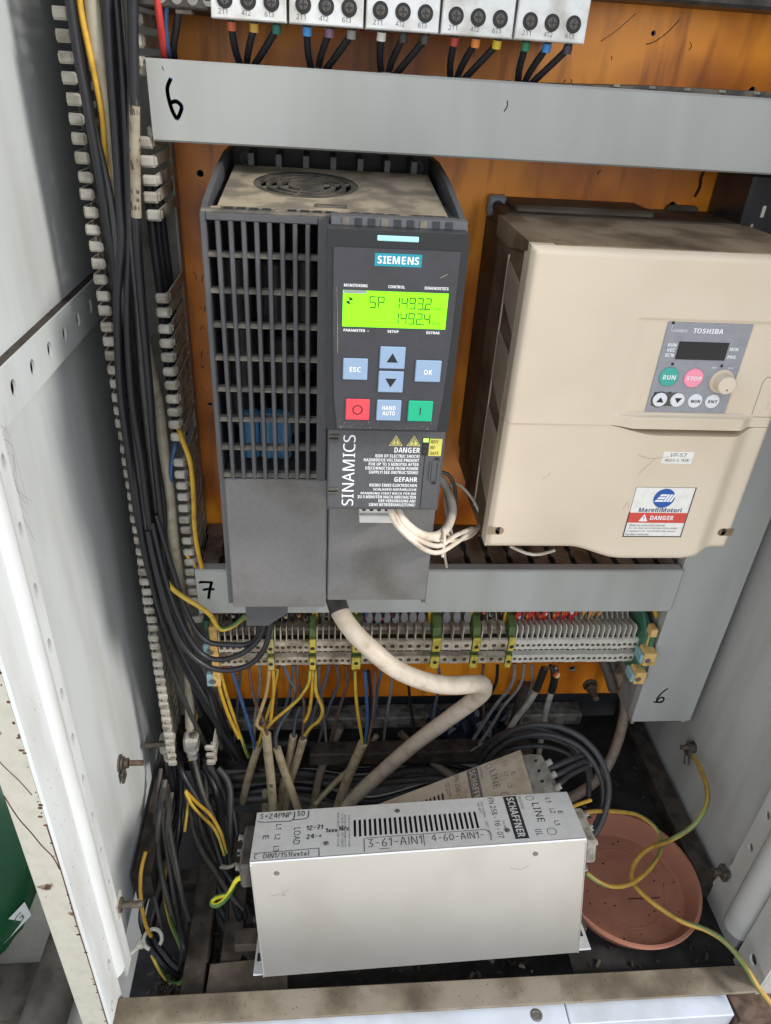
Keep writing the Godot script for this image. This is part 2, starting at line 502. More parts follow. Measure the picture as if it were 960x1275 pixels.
func _c(called, label, category, group, r, kind: String, flat: Array, worn := [], look := 0) -> void:
	var p = path_of(flat)
	var h = hue[kind]
	var green = lin(118, 128, 74) if kind == "yg_dull" else lin(86, 124, 62)
	var striped = kind.begins_with("yg")
	var o := Node3D.new()
	var s := sh(h[0])
	s.tube(p, r, 12 if r > 4.0 or striped else 9, green if striped else null, 0.035 if striped else 0.0)
	var m = single(called, s, h[1], label, category, p[0], group)
	if worn.size() == 2:                       # a long patch where the black jacket is rubbed through to beige
		var pts = Sh.smooth(p)
		var cut = []
		for q in pts:
			if q.y < 336 and q.y > 268: cut.append(q)
		var w := sh(lin(158, 148, 128))
		w.tube(cut, r + 0.12, 12)
		var ww = part("worn_patch", w, "cable_dusty", m, "beige patch where the black jacket is rubbed away")
		var fl := sh(lin(70, 66, 60))
		for k in 36:                           # ragged remains of the black jacket towards both ends
			var u = rng.randf()
			u = u * u * 0.5 if k % 2 else 1.0 - u * u * 0.5
			var q = cut[clampi(int(u * (cut.size() - 1)), 0, cut.size() - 2)]
			var a = rng.randf_range(-1.3, 1.3)
			fl.ribbon([Vector2(0, 0), Vector2(rng.randf_range(-0.3, 0.3), rng.randf_range(1.5, 6.0))], rng.randf_range(0.3, 1.1), Vector3(cos(a), 0, -sin(a)), Vector3.UP, q + Vector3(sin(a), 0, cos(a)) * (r + 0.1), 0.12)
		part("jacket_shred", fl, "wire", ww).set_meta("kind", "stuff")
	if look == 2:                              # black heat shrink on the upper end
		var hs := sh(lin(30, 30, 32))
		hs.tube([p[0], p[1], p[1].lerp(p[2], 0.9)], r + 0.9, 10)
		part("heat_shrink", hs, "wire", m)
		var mk := sh(lin(60, 60, 60))
		for k in 7:
			var a = p[2].lerp(p[3], 0.15 + 0.11 * k)
			mk.disc(a + Vector3(0, 0.3, r + 0.05), Vector3(0, 0.3, 1).normalized(), 0.8, 5, 0.5)
		part("print", mk, "wire", m).set_meta("kind", "stuff")
	if label.begins_with("upright sheathed"):
		var pen := sh()
		pen.ribbon([Vector2(-2.5, 2), Vector2(0, 3), Vector2(2, 1), Vector2(-1, 0), Vector2(2.4, -2.4)], 1.0, Vector3.RIGHT, Vector3.UP, p[2] + Vector3(0, 2, r + 0.1))
		part("pen_mark", pen, "ink_black", m)
	if label.begins_with("thick off white"):
		var pr := sh(lin(120, 112, 104))
		for k in 7: pr.disc(Vector3(222, -212, 128) + Vector3(k * 2.0, 0.6 * k, 8.8 - k * 0.9), Vector3(0.2, 0.3, 1).normalized(), 0.7, 5, 0.9)
		part("print", pr, "wire", m).set_meta("kind", "stuff")
		var tp := sh(lin(70, 68, 66))
		tp.tube([p[0], p[0].lerp(p[1], 0.5), p[1]], r + 0.6, 12)
		part("torn_tape", tp, "cable_dusty", m, "grey torn tape round the top end")
	if label.begins_with("thickest of the white"):
		var tp := sh(lin(90, 88, 84))
		for k in 9:
			var a = p[1].lerp(p[3], 0.1 + 0.1 * k)
			tp.disc(a + Vector3(0.4, 1.2, r + 0.1), Vector3(0, 0.4, 1).normalized(), 0.9, 5, 0.45)
		part("print", tp, "wire", m).set_meta("kind", "stuff")
	if label.begins_with("short black wire stub"):
		var sl := sh(lin(196, 84, 54))
		sl.lathe(p[1], p[2] - p[1], [[0, 0], [3.2, 0], [3.2, 3], [0, 3]], 10)
		sl.col = lin(210, 186, 132)
		sl.lathe(p[1] + (p[2] - p[1]).normalized() * 3.2, p[2] - p[1], [[0, 0], [3.4, 0], [3.4, 3], [0, 3]], 10)
		part("marker_sleeve", sl, "wire", m)


func cables() -> void:
	_c("cable", "yellow cable running down among the black ones at the top of the left duct", "cable", "", 1.9, "yellow", [-74,392,84,-74,377,84,-72,350,82,-71,328,80,-74,302,74,-78,268,60,-81,227,50])
	_c("cable", "thick beige cable running the whole height of the left wiring duct", "cable", "", 5.2, "beige", [-68,392,80,-69,363,78,-68,342,76,-70,316,72,-72,279,62,-73,228,52,-69,166,52,-63,122,58,-61,82,66,-59,39,72,-60,-11,72,-60,-64,62,-62,-132,52,-66,-201,50,-71,-268,50])
	_c("black_cable", "black cable hugging the left finger row and crossing rightwards below the lower duct", "cable", "dark cables bundled in the left wiring duct", 2.9, "black", [-79,391,86,-79,362,86,-78,337,86,-77,301,84,-76,266,82,-75,229,82,-79,177,84,-82,120,86,-82,62,86,-82,-3,84,-76,-94,78,-59,-185,66,-30,-296,50,-12,-355,36])
	_c("black_cable", "black cable second from the left finger row at the top of the duct", "cable", "dark cables bundled in the left wiring duct", 2.6, "black_dusty", [-77,392,78,-79,354,78,-78,323,78,-74,293,80,-71,267,84,-71,225,88,-72,179,88,-76,120,86,-78,54,84,-76,-20,84,-69,-113,74,-52,-203,60,-20,-328,40])
	_c("black_cable", "black cable right beside the beige cable at the top of the duct", "cable", "dark cables bundled in the left wiring duct", 3.0, "black", [-58,393,84,-61,355,84,-63,320,84,-65,282,86,-67,252,88,-75,209,90,-82,147,88,-83,93,88,-84,22,84,-80,-50,80,-63,-130,72,-45,-217,56,-29,-328,40])
	_c("black_cable", "black cable in the middle of the bundle, third from the beige cable", "cable", "dark cables bundled in the left wiring duct", 2.8, "black", [-54,393,80,-55,364,80,-56,334,82,-58,302,84,-63,252,86,-70,197,90,-74,135,90,-73,80,90,-74,25,88,-71,-38,84,-58,-116,76,-40,-217,58,-20,-342,40])
	_c("black_cable", "black cable left of the one with a worn beige patch", "cable", "dark cables bundled in the left wiring duct", 2.7, "black_dusty", [-47,393,84,-48,364,84,-51,334,84,-56,302,84,-61,252,86,-62,208,86,-65,153,86,-67,91,84,-68,29,82,-68,-32,80,-56,-113,74,-45,-189,62,-40,-307,46])
	_c("black_cable", "slim black cable low in the bundle running beside the right fingers", "cable", "dark cables bundled in the left wiring duct", 2.2, "black", [-66,300,70,-66,255,74,-62,196,84,-63,146,84,-63,90,82,-62,37,82,-66,-13,82,-67,-81,76,-54,-163,66,-34,-267,46])
	_c("black_cable", "black cable at the back of the bundle beside the left fingers", "cable", "dark cables bundled in the left wiring duct", 2.6, "black_dusty", [-88,336,62,-86,288,62,-83,236,64,-86,177,66,-90,112,70,-90,40,74,-88,-36,74,-83,-116,70,-74,-202,60,-58,-299,46])
	_c("black_cable", "black cable at the back, filling the bundle near the right fingers", "cable", "dark cables bundled in the left wiring duct", 2.8, "black", [-64,380,56,-66,323,56,-70,246,60,-70,165,66,-71,84,70,-73,6,72,-71,-67,70,-64,-157,60,-58,-250,50])
	_c("black_cable", "black cable in front of the duct with a long worn beige patch", "cable", "dark cables bundled in the left wiring duct", 3.2, "black", [-41,393,92,-44,368,92,-47,339,92,-51,303,92,-56,253,90,-59,197,88,-61,147,86,-64,91,84,-65,30,84,-67,-20,84,-64,-99,78,-48,-189,62,-30,-287,46], [110,190])
	_c("black_cable", "upper of three black cables lying in the gap of the right fingers", "cable", "black cables across the finger gap", 3.4, "black", [-51,284,60,-51,248,62,-51,212,58,-53,160,50,-53,84,40])
	_c("black_cable", "middle of three black cables lying in the gap of the right fingers", "cable", "black cables across the finger gap", 3.4, "black", [-49,284,52,-49,246,54,-49,210,50,-52,157,42,-52,81,32])
	_c("black_cable", "lower of three black cables lying in the gap of the right fingers", "cable", "black cables across the finger gap", 3.4, "black", [-48,282,44,-47,245,46,-47,208,42,-50,154,34,-51,77,24])
	_c("black_cable", "uppermost of three black cables looping across the terminals to the drive", "cable", "black cables looping to the grey tag under the big drive", 2.6, "black", [-68,32,86,-61,-17,88,-50,-73,92,-36,-100,96,-15,-104,98,5,-103,98,13,-92,98,18,-75,98])
	_c("black_cable", "middle of three black cables looping across the terminals to the drive", "cable", "black cables looping to the grey tag under the big drive", 2.6, "black", [-72,25,88,-66,-32,92,-54,-82,98,-39,-112,102,-20,-117,104,0,-108,104,14,-93,103,22,-72,101])
	_c("black_cable", "lowest of three black cables looping across the terminals to the drive", "cable", "black cables looping to the grey tag under the big drive", 2.6, "black", [-76,18,90,-70,-37,96,-58,-93,102,-39,-120,106,-16,-127,108,6,-119,108,20,-99,107,26,-70,104])
	_c("earth_wire", "yellow and green wire draped over the end of duct 7 to the left terminals", "wire", "", 2.3, "yg", [-69,-32,86,-62,-41,92,-52,-48,96,-38,-58,98,-29,-70,96,-24,-88,92,-18,-92,90,-8,-89,86,0,-84,80])
	_c("wire", "blue wire leaving the right fingers of the left duct", "wire", "", 2.0, "blue", [-49,93,50,-50,88,70,-55,67,72,-58,38,70,-59,6,62])
	_c("wire", "yellow wire hanging outside the right fingers of the left duct", "wire", "", 2.1, "yellow", [-46,106,70,-40,101,86,-35,84,90,-35,54,90,-37,25,88,-37,-1,86,-36,-28,80])
	_c("wire", "short yellow wire end poking out above duct 7", "wire", "", 1.6, "yellow", [-49,-17,76,-44,-26,76,-40,-39,72])
	_c("wire", "red wire rising from duct 6 to the dark grey contactor", "wire", "", 2.2, "red", [-29,391,86,-29,381,84,-30,369,76,-33,356,56])
	_c("wire", "blue wire rising from duct 6 beside the red wire", "wire", "", 1.8, "blue", [-25,387,80,-27,378,78,-28,367,72,-29,357,54])
	_c("wire", "black wire with a red sleeve rising from duct 6 to the dark grey contactor", "wire", "", 2.2, "black", [-18,386,80,-21,376,76,-25,366,68,-27,356,54])
	_c("sheathed_cable", "leftmost stubby sheathed cable below the terminals", "cable", "grey beige sheathed cables below the terminals", 4.6, "sheath", [3,-298,50,-4,-328,46,-13,-369,42,-22,-416,38])
	_c("sheathed_cable", "upright sheathed cable with pen marks below the terminals", "cable", "grey beige sheathed cables below the terminals", 5.2, "sheath", [13,-268,62,14,-305,60,16,-354,60,18,-434,62])
	_c("sheathed_cable", "sheathed cable leaning right, right of the one with pen marks", "cable", "grey beige sheathed cables below the terminals", 4.6, "sheath", [24,-296,58,31,-330,60,40,-367,62,51,-414,66])
	_c("sheathed_cable", "sheathed cable at the back leaning left behind the leaning one", "cable", "grey beige sheathed cables below the terminals", 4.6, "sheath", [42,-290,46,36,-335,42,28,-390,38,20,-467,34])
	_c("sheathed_cable", "sheathed cable leaning left, right of the pair that cross", "cable", "grey beige sheathed cables below the terminals", 4.6, "sheath", [53,-289,52,46,-330,46,36,-381,40,26,-459,34])
	_c("sheathed_cable", "pale sheathed cable half hidden behind the one with pen marks", "cable", "grey beige sheathed cables below the terminals", 4.2, "sheath", [6,-402,34,5,-439,36,5,-485,38])
	_c("sheathed_cable", "sheathed cable standing alone beside the thick white cable", "cable", "grey beige sheathed cables below the terminals", 5.6, "sheath", [121,-292,56,115,-321,52,106,-365,46,93,-443,36])
	_c("thick_cable", "thick off white cable bending sharply from the big drive down past the terminals", "cable", "", 8.6, "white_cable", [83,-48,96,88,-57,108,100,-68,122,116,-80,132,138,-98,138,165,-110,142,189,-116,142,210,-119,138,224,-130,128,230,-155,114,223,-185,100,205,-222,88,177,-277,72,144,-345,56,105,-425,40])
	_c("cable", "beige cable stub lying at the back under the thick white cable", "cable", "", 4.8, "sheath", [155,-367,-6,177,-388,0,198,-402,4,225,-413,6,258,-428,10])
	_c("sheathed_cable", "dusty beige cable running down to the right behind the rear filter", "cable", "", 4.6, "sheath_dark", [172,-341,0,197,-366,10,227,-385,22,266,-405,40])
	_c("sheathed_cable", "grey beige cable leaning left behind the foot of the thick cable", "cable", "", 5.0, "sheath_dark", [97,-324,4,84,-356,14,72,-388,24,65,-428,40])
	_c("sheathed_cable", "slim beige cable crossing behind the lone sheathed cable", "cable", "", 3.6, "sheath", [142,-336,8,122,-369,16,94,-396,26,67,-420,40])
	_c("cable", "dusty beige cable hanging from the right end of the terminals to the filters", "cable", "", 6.2, "sheath_dark", [414,-214,26,432,-258,28,434,-290,36,426,-328,50,409,-348,66,381,-352,84,352,-348,100])
	_c("cable", "dark flat cable hanging behind the coil of black cable", "cable", "", 8.0, "dark_cable", [317,-254,4,314,-288,10,308,-314,18,293,-350,30,274,-390,40])
	_c("earth_wire", "yellow half of the earth wire pair at the left terminal end", "wire", "wires hanging from the terminals", 1.9, "yellow", [-35,-178,60,-32,-204,62,-26,-242,60,-18,-280,56])
	_c("earth_wire", "green and yellow wire of the pair at the left terminal end", "wire", "wires hanging from the terminals", 1.9, "yg", [-31,-180,58,-27,-212,58,-21,-250,56,-13,-300,52,-10,-319,50])
	_c("wire", "blue wire from the left terminals to the stubby sheathed cable", "wire", "wires hanging from the terminals", 1.9, "blue", [-20,-167,60,-16,-192,60,-9,-236,58,-3,-282,54,-1,-308,50])
	_c("wire", "grey brown wire from the left terminals to the upright sheathed cable", "wire", "wires hanging from the terminals", 1.8, "brown", [-2,-169,58,0,-206,58,6,-234,60,13,-257,62,14,-276,62])
	_c("wire", "grey wire beside the brown one above the stubby sheathed cable", "wire", "wires hanging from the terminals", 1.8, "greywire", [8,-173,54,8,-200,52,1,-249,52,-3,-303,50])
	_c("wire", "tan wire looping down from the first earth terminal", "wire", "wires hanging from the terminals", 1.9, "tan", [19,-172,62,16,-198,66,9,-223,70,4,-244,70,9,-256,66,12,-276,62])
	_c("earth_wire", "yellow wire straight down from the first earth terminal", "wire", "wires hanging from the terminals", 1.8, "yellow", [23,-172,62,23,-200,64,20,-230,64,18,-253,62])
	_c("earth_wire", "green wire behind the tan one below the first earth terminal", "wire", "wires hanging from the terminals", 1.8, "yg", [27,-174,60,21,-216,58,11,-257,56,3,-298,52])
	_c("wire", "blue grey wire bending to the leaning sheathed cable", "wire", "wires hanging from the terminals", 1.8, "greyblue", [33,-165,60,39,-187,60,45,-202,60,40,-231,58,29,-256,58,23,-278,58,24,-302,58])
	_c("wire", "brown wire curving from the terminals to the pale sheathed cable", "wire", "wires hanging from the terminals", 1.8, "brown", [48,-169,56,48,-197,56,54,-223,56,54,-254,54,52,-292,52])
	_c("wire", "light grey wire stub above the back sheathed cable", "wire", "wires hanging from the terminals", 2.0, "greyblue", [50,-240,50,45,-261,48,42,-293,46])
	_c("earth_wire", "yellow green wire swinging left from the second earth terminal", "wire", "wires hanging from the terminals", 1.9, "yg", [60,-173,62,59,-189,64,50,-208,66,35,-227,66,21,-245,64,15,-257,62])
	_c("earth_wire", "yellow wire straight down from the second earth terminal", "wire", "wires hanging from the terminals", 1.9, "yellow", [64,-173,62,63,-201,64,60,-233,62,55,-251,60])
	_c("earth_wire", "yellow wire bulging right below the second earth terminal", "wire", "wires hanging from the terminals", 1.9, "yg", [66,-173,62,67,-199,66,74,-225,66,71,-247,62,62,-262,58,55,-280,54])
	_c("wire", "brown grey wire running behind the bulging yellow wire", "wire", "wires hanging from the terminals", 1.8, "greyblue", [81,-176,50,76,-204,50,68,-234,50,62,-265,50,55,-291,50])
	_c("wire", "dark blue wire between the two left earth terminals", "wire", "wires hanging from the terminals", 1.7, "greyblue", [43,-173,54,42,-190,54,36,-229,50,26,-275,46])
	_c("earth_wire", "yellow green wire above the lone sheathed cable", "wire", "wires hanging from the terminals", 1.9, "yg", [107,-174,62,109,-202,64,113,-240,62,121,-293,57])
	_c("wire", "blue wire above the lone sheathed cable", "wire", "wires hanging from the terminals", 1.9, "blue", [118,-178,58,121,-212,60,124,-252,58,123,-294,56])
	_c("wire", "black wire above the lone sheathed cable", "wire", "wires hanging from the terminals", 1.9, "black", [122,-180,56,126,-216,56,126,-254,56,124,-294,56])
	_c("wire", "brown wire above the lone sheathed cable", "wire", "wires hanging from the terminals", 1.9, "brown", [129,-180,56,130,-210,56,130,-248,56,126,-294,56])
	_c("wire", "grey blue wire right of the lone sheathed cable", "wire", "wires hanging from the terminals", 1.8, "greyblue", [138,-183,50,135,-206,48,134,-233,46,133,-274,44])
	_c("wire", "black wire dropping right of the bend of the thick cable", "wire", "wires hanging from the terminals", 1.9, "black", [266,-190,40,268,-214,40,266,-236,36,263,-263,30,262,-292,24])
	_c("wire", "grey wire sweeping left below the grey terminals", "wire", "wires hanging from the terminals", 2.0, "greywire", [282,-182,46,284,-199,48,282,-221,46,273,-243,44,265,-274,40,255,-313,36])
	_c("wire", "second grey wire sweeping left below the grey terminals", "wire", "wires hanging from the terminals", 1.8, "greywire", [293,-182,46,294,-203,48,291,-224,46,280,-251,44,273,-280,42,262,-320,38])
	_c("marked_cable", "left of two printed grey cables with black heat shrink under the terminals", "cable", "printed grey cables under the terminals", 3.4, "greycable", [314,-182,54,312,-199,54,310,-216,54,305,-243,50,297,-270,46,290,-300,44,286,-322,44], [], 2)
	_c("marked_cable", "right of two printed grey cables with black heat shrink under the terminals", "cable", "printed grey cables under the terminals", 3.4, "greycable", [324,-180,56,327,-197,56,328,-219,54,329,-252,50,332,-283,46,338,-340,40,342,-367,36], [], 2)
	_c("wire", "short black wire stub with a red and beige marker under the terminals", "wire", "", 2.6, "black", [316,-170,62,321,-179,64,327,-184,64])
	_c("black_cable", "outermost strand of the coiled cable, ending on the filter terminal", "cable", "coil of black cable beside the filters", 3.2, "coil", [256,-350,66,257,-291,78,270,-245,91,290,-216,103,313,-203,116,336,-206,128,355,-222,140,366,-247,153,365,-274,165,353,-295,178,329,-304,190])
	_c("black_cable", "second strand of the coiled cable, just inside the outermost", "cable", "coil of black cable beside the filters", 3.0, "coil", [256,-338,74,260,-289,85,273,-251,95,292,-227,106,313,-217,116,335,-219,127,352,-233,138,363,-254,148,364,-277,159,356,-297,169,336,-309,180])
	_c("black_cable", "third strand of the coiled cable, crossing its top", "cable", "coil of black cable beside the filters", 3.0, "coil", [256,-319,70,260,-295,74,269,-276,78,281,-262,82,296,-252,86,312,-248,90,328,-249,94,342,-254,98,355,-264,102,365,-277,106,371,-292,110])
	_c("black_cable", "innermost strand of the coiled cable, arching above the rear filter", "cable", "coil of black cable beside the filters", 2.8, "coil", [260,-316,76,263,-300,78,271,-286,81,282,-276,83,295,-269,86,309,-265,88,324,-265,90,338,-268,93,350,-275,95,360,-284,98,366,-294,100])
	_c("black_cable", "dusty light strand at the top of the coiled cable", "cable", "coil of black cable beside the filters", 3.0, "coil_light", [266,-322,60,267,-302,63,272,-285,66,280,-271,69,290,-260,72,302,-254,75,314,-252,78,327,-253,81,339,-258,84,349,-267,87,356,-278,90])
	_c("black_cable", "thin grey strand inside the coiled cable, second from its top", "cable", "coil of black cable beside the filters", 2.4, "coil_light", [262,-338,62,262,-313,66,267,-290,70,277,-272,75,290,-258,79,305,-250,83,321,-247,87,337,-250,91,352,-257,96,363,-267,100,371,-281,104])
	_c("black_cable", "strand of the coiled cable lying lowest beside the rear filter", "cable", "coil of black cable beside the filters", 3.0, "coil", [253,-317,60,261,-288,66,272,-265,72,286,-250,78,302,-241,84,318,-240,90,334,-245,96,349,-256,102,360,-272,108,367,-291,114,369,-311,120])
	_c("black_cable", "upper of three black leads screwed into the rear filter", "cable", "leads on the rear filter", 2.8, "coil", [298,-224,152,308,-221,150,327,-224,140,348,-234,126])
	_c("black_cable", "middle of three black leads screwed into the rear filter", "cable", "leads on the rear filter", 2.8, "coil", [300,-226,161,309,-223,158,326,-228,146,347,-236,132])
	_c("black_cable", "lower of three black leads screwed into the rear filter", "cable", "leads on the rear filter", 2.8, "coil", [301,-228,170,309,-225,166,324,-232,152,346,-239,138])
	_c("white_cable", "thickest of the white cables under the control unit, printed", "cable", "white cables under the control unit", 3.6, "whitewire", [120,110,196,124,102,200,133,92,200,146,80,190,160,70,170,169,67,150,174,69,130,171,76,110,165,80,100])
	_c("white_cable", "lowest white cable drooping under the control unit", "cable", "white cables under the control unit", 1.8, "whitewire", [115,113,200,119,102,204,129,91,206,143,77,202,155,68,192,170,60,170,191,53,140,204,46,120])
	_c("white_cable", "white cable just above the lowest one under the control unit", "cable", "white cables under the control unit", 1.8, "whitewire", [116,113,200,122,101,204,132,90,204,146,79,198,157,70,186,170,66,168,190,55,140])
	_c("white_cable", "white cable running to the small drive behind the others", "cable", "white cables under the control unit", 1.5, "whitewire", [118,112,198,126,99,200,138,86,196,154,73,184,175,57,160,192,50,140,208,50,110])
	_c("white_cable", "thin white wire curving up behind the control unit", "cable", "white cables under the control unit", 1.2, "whitewire", [159,60,186,159,75,184,160,73,170,170,60,160,170,62,130,171,71,110,182,73,100,194,65,110,203,50,120])
	_c("white_cable", "thin white wire hanging straight into the slots of duct 7", "cable", "white cables under the control unit", 1.2, "whitewire", [160,74,180,168,37,150,180,-5,110])
	_c("black_cable", "thin black cable looping beside the control unit", "cable", "", 1.6, "dark_cable", [162,94,120,169,93,120,176,82,120,179,56,120,172,40,130])
	_c("white_cable", "thin white wire showing below the beige drive", "cable", "", 1.4, "whitewire", [227,31,130,238,31,140,249,30,140,265,27,130])
	_c("floor_cable", "black cable dropping from the left clamp and looping into the white tie", "cable", "dark cables on the cabinet floor at the left", 3.6, "black", [-99,-293,50,-99,-343,54,-93,-386,60,-99,-403,90,-107,-408,130,-118,-426,160,-109,-418,190,-89,-426,215,-71,-442,222])
	_c("floor_cable", "black cable beside it running under the white tie", "cable", "dark cables on the cabinet floor at the left", 3.2, "black", [-95,-300,48,-93,-350,54,-88,-391,62,-90,-411,95,-96,-417,130,-101,-418,165,-99,-410,195,-83,-416,215,-68,-423,225,-62,-391,222,-72,-391,190,-81,-383,160,-84,-374,120])
	_c("floor_cable", "black cable twisting right from the clamp with the earth wires", "cable", "dark cables on the cabinet floor at the left", 3.6, "black", [-91,-298,46,-86,-334,54,-72,-352,70,-56,-368,90,-43,-383,115,-33,-397,135,-20,-404,150,1,-427,160])
	_c("floor_cable", "dark cable behind the twisted earth wires", "cable", "dark cables on the cabinet floor at the left", 3.4, "dark_cable", [-77,-338,30,-64,-365,60,-49,-383,85,-38,-399,110,-29,-413,130,-6,-426,145])
	_c("floor_cable", "grey cable below the twisted earth wires, curving to the front filter", "cable", "dark cables on the cabinet floor at the left", 3.2, "dark_cable", [-77,-373,70,-71,-382,95,-57,-390,120,-41,-396,140,-25,-402,160,-7,-406,180,9,-409,190])
	_c("floor_cable", "grey cable of the same bend nearest the floor", "cable", "dark cables on the cabinet floor at the left", 3.2, "dark_cable", [-73,-387,60,-62,-397,90,-48,-401,115,-35,-405,135,-21,-408,155])
	_c("floor_cable", "black cable running straight down between the clamps", "cable", "dark cables on the cabinet floor at the left", 3.0, "black", [-88,-319,40,-87,-357,60,-88,-388,90,-88,-402,130,-87,-413,160])
	_c("floor_cable", "flat grey cable looping round the lower left corner of the filter", "cable", "dark cables on the cabinet floor at the left", 3.6, "dark_cable", [-42,-410,150,-35,-421,175,-19,-422,200,0,-419,220,11,-421,226])
	_c("floor_cable", "black cable lying across the back of the floor at the left", "cable", "dark cables on the cabinet floor at the left", 4.0, "black", [-70,-256,20,-55,-302,20,-33,-352,14,-6,-397,6,33,-449,0])
	_c("earth_wire", "golden wire hanging left of the black cables at the white tie", "wire", "", 1.9, "yellow", [-100,-313,168,-104,-328,180,-103,-349,196,-100,-376,205,-96,-393,208])
	_c("earth_wire", "yellow green wire looping at the lower left corner below the white tie", "wire", "", 2.1, "yg", [-90,-388,110,-93,-389,140,-92,-397,160,-81,-398,190,-67,-397,215,-60,-415,228,-66,-436,232,-78,-440,230,-89,-429,222,-98,-424,210])
	_c("earth_wire", "yellow green wire twisted over the dark cables, left strand", "wire", "", 2.0, "yg", [-79,-346,74,-72,-354,84,-58,-361,96,-46,-361,108,-38,-367,118,-31,-382,130])
	_c("earth_wire", "yellow wire twisted over the dark cables, right strand", "wire", "", 2.0, "yellow", [-80,-350,70,-64,-352,86,-50,-353,98,-41,-359,108,-35,-368,116,-30,-382,128])
	_c("earth_wire", "short green wire hanging beside the twisted earth wires", "wire", "", 1.8, "yg", [-75,-353,76,-77,-365,86,-78,-376,104])
	_c("earth_wire", "yellow wire hanging through a tie between the two clamps", "wire", "", 1.7, "yellow", [-63,-254,44,-69,-279,46,-73,-308,50,-76,-322,50])
	_c("earth_wire", "bright yellow green wire curling into the left end of the front filter", "wire", "", 2.2, "yg_bright", [15,-251,236,8,-244,240,0,-248,240,-6,-266,238,-13,-285,236,-22,-298,234,-27,-301,230,-24,-299,226,-14,-301,222])
	_c("floor_cable", "first from the left of the dusty cables going down beside the front filter's left end", "cable", "dusty cables tangled on the cabinet bottom", 3.0, "black_dusty", [-84,-336,24,-70,-387,50,-64,-406,95,-53,-410,140,-21,-413,190])
	_c("floor_cable", "second from the left of the dusty cables going down beside the front filter's left end", "cable", "dusty cables tangled on the cabinet bottom", 2.4, "black_dusty", [-81,-342,26,-69,-370,50,-64,-402,95,-43,-404,140,-18,-408,190])
	_c("floor_cable", "third from the left of the dusty cables going down beside the front filter's left end", "cable", "dusty cables tangled on the cabinet bottom", 3.0, "black", [-72,-337,28,-68,-388,50,-60,-403,95,-32,-405,140,-23,-406,190])
	_c("floor_cable", "fourth from the left of the dusty cables going down beside the front filter's left end", "cable", "dusty cables tangled on the cabinet bottom", 3.6, "black_dusty", [-63,-344,30,-62,-388,50,-52,-408,95,-34,-402,140,-17,-420,190])
	_c("floor_cable", "fifth from the left of the dusty cables going down beside the front filter's left end", "cable", "dusty cables tangled on the cabinet bottom", 4.2, "black", [-65,-351,32,-50,-381,50,-38,-389,95,-30,-408,140,-9,-404,190])
	_c("floor_cable", "sixth from the left of the dusty cables going down beside the front filter's left end", "cable", "dusty cables tangled on the cabinet bottom", 4.2, "black_dusty", [-61,-343,34,-40,-389,50,-36,-397,95,-23,-411,140,-10,-418,190])
	_c("floor_cable", "seventh from the left of the dusty cables going down beside the front filter's left end", "cable", "dusty cables tangled on the cabinet bottom", 4.2, "black_dusty", [-48,-354,36,-34,-372,50,-31,-406,95,-20,-413,140,0,-406,190])
	_c("floor_cable", "eighth from the left of the dusty cables going down beside the front filter's left end", "cable", "dusty cables tangled on the cabinet bottom", 3.6, "black", [-45,-361,38,-36,-375,50,-22,-410,95,-18,-413,140,-3,-404,190])
	_c("floor_cable", "first from the top of the dark cables along the back of the bottom", "cable", "dusty cables tangled on the cabinet bottom", 6.0, "black_dusty", [-56,-382,-10,30,-371,-14,119,-386,-12,223,-391,-12,320,-388,-8])
	_c("floor_cable", "second from the top of the dark cables along the back of the bottom", "cable", "dusty cables tangled on the cabinet bottom", 3.6, "black", [-67,-395,-2,39,-385,-6,124,-391,-4,224,-375,-4,328,-415,0])
	_c("floor_cable", "third from the top of the dark cables along the back of the bottom", "cable", "dusty cables tangled on the cabinet bottom", 3.6, "black", [-66,-390,6,40,-391,2,120,-405,4,211,-391,4,322,-425,8])
	_c("floor_cable", "fourth from the top of the dark cables along the back of the bottom", "cable", "dusty cables tangled on the cabinet bottom", 6.0, "dark_cable", [-74,-405,14,38,-399,10,122,-413,12,212,-397,12,336,-434,16])
	_c("floor_cable", "fifth from the top of the dark cables along the back of the bottom", "cable", "dusty cables tangled on the cabinet bottom", 4.6, "dark_cable", [-83,-411,22,34,-407,18,125,-412,20,222,-404,20,324,-417,24])
	_c("floor_cable", "sixth from the top of the dark cables along the back of the bottom", "cable", "dusty cables tangled on the cabinet bottom", 6.0, "black", [-83,-422,30,40,-407,26,134,-435,28,224,-411,28,320,-445,32])
	_c("floor_cable", "seventh from the top of the dark cables along the back of the bottom", "cable", "dusty cables tangled on the cabinet bottom", 6.0, "dark_cable", [-84,-420,38,31,-414,34,126,-441,36,214,-415,36,322,-454,40])
	_c("floor_cable", "first from the left of the dusty cables between the left bar and white tie", "cable", "dusty cables tangled on the cabinet bottom", 2.2, "dark_cable", [-103,-310,70,-108,-358,110,-106,-380,150,-91,-413,190])
	_c("floor_cable", "second from the left of the dusty cables between the left bar and white tie", "cable", "dusty cables tangled on the cabinet bottom", 3.2, "dark_cable", [-98,-319,78,-102,-351,118,-93,-369,156,-77,-407,190])
	_c("floor_cable", "third from the left of the dusty cables between the left bar and white tie", "cable", "dusty cables tangled on the cabinet bottom", 2.2, "black_dusty", [-99,-323,86,-92,-332,126,-82,-360,162,-73,-408,190])
	_c("floor_cable", "fourth from the left of the dusty cables between the left bar and white tie", "cable", "dusty cables tangled on the cabinet bottom", 2.2, "dark_cable", [-88,-321,94,-87,-332,134,-74,-350,168,-62,-400,190])
	_c("floor_cable", "fifth from the left of the dusty cables between the left bar and white tie", "cable", "dusty cables tangled on the cabinet bottom", 2.2, "dark_cable", [-88,-321,102,-81,-311,142,-70,-348,174,-64,-414,190])
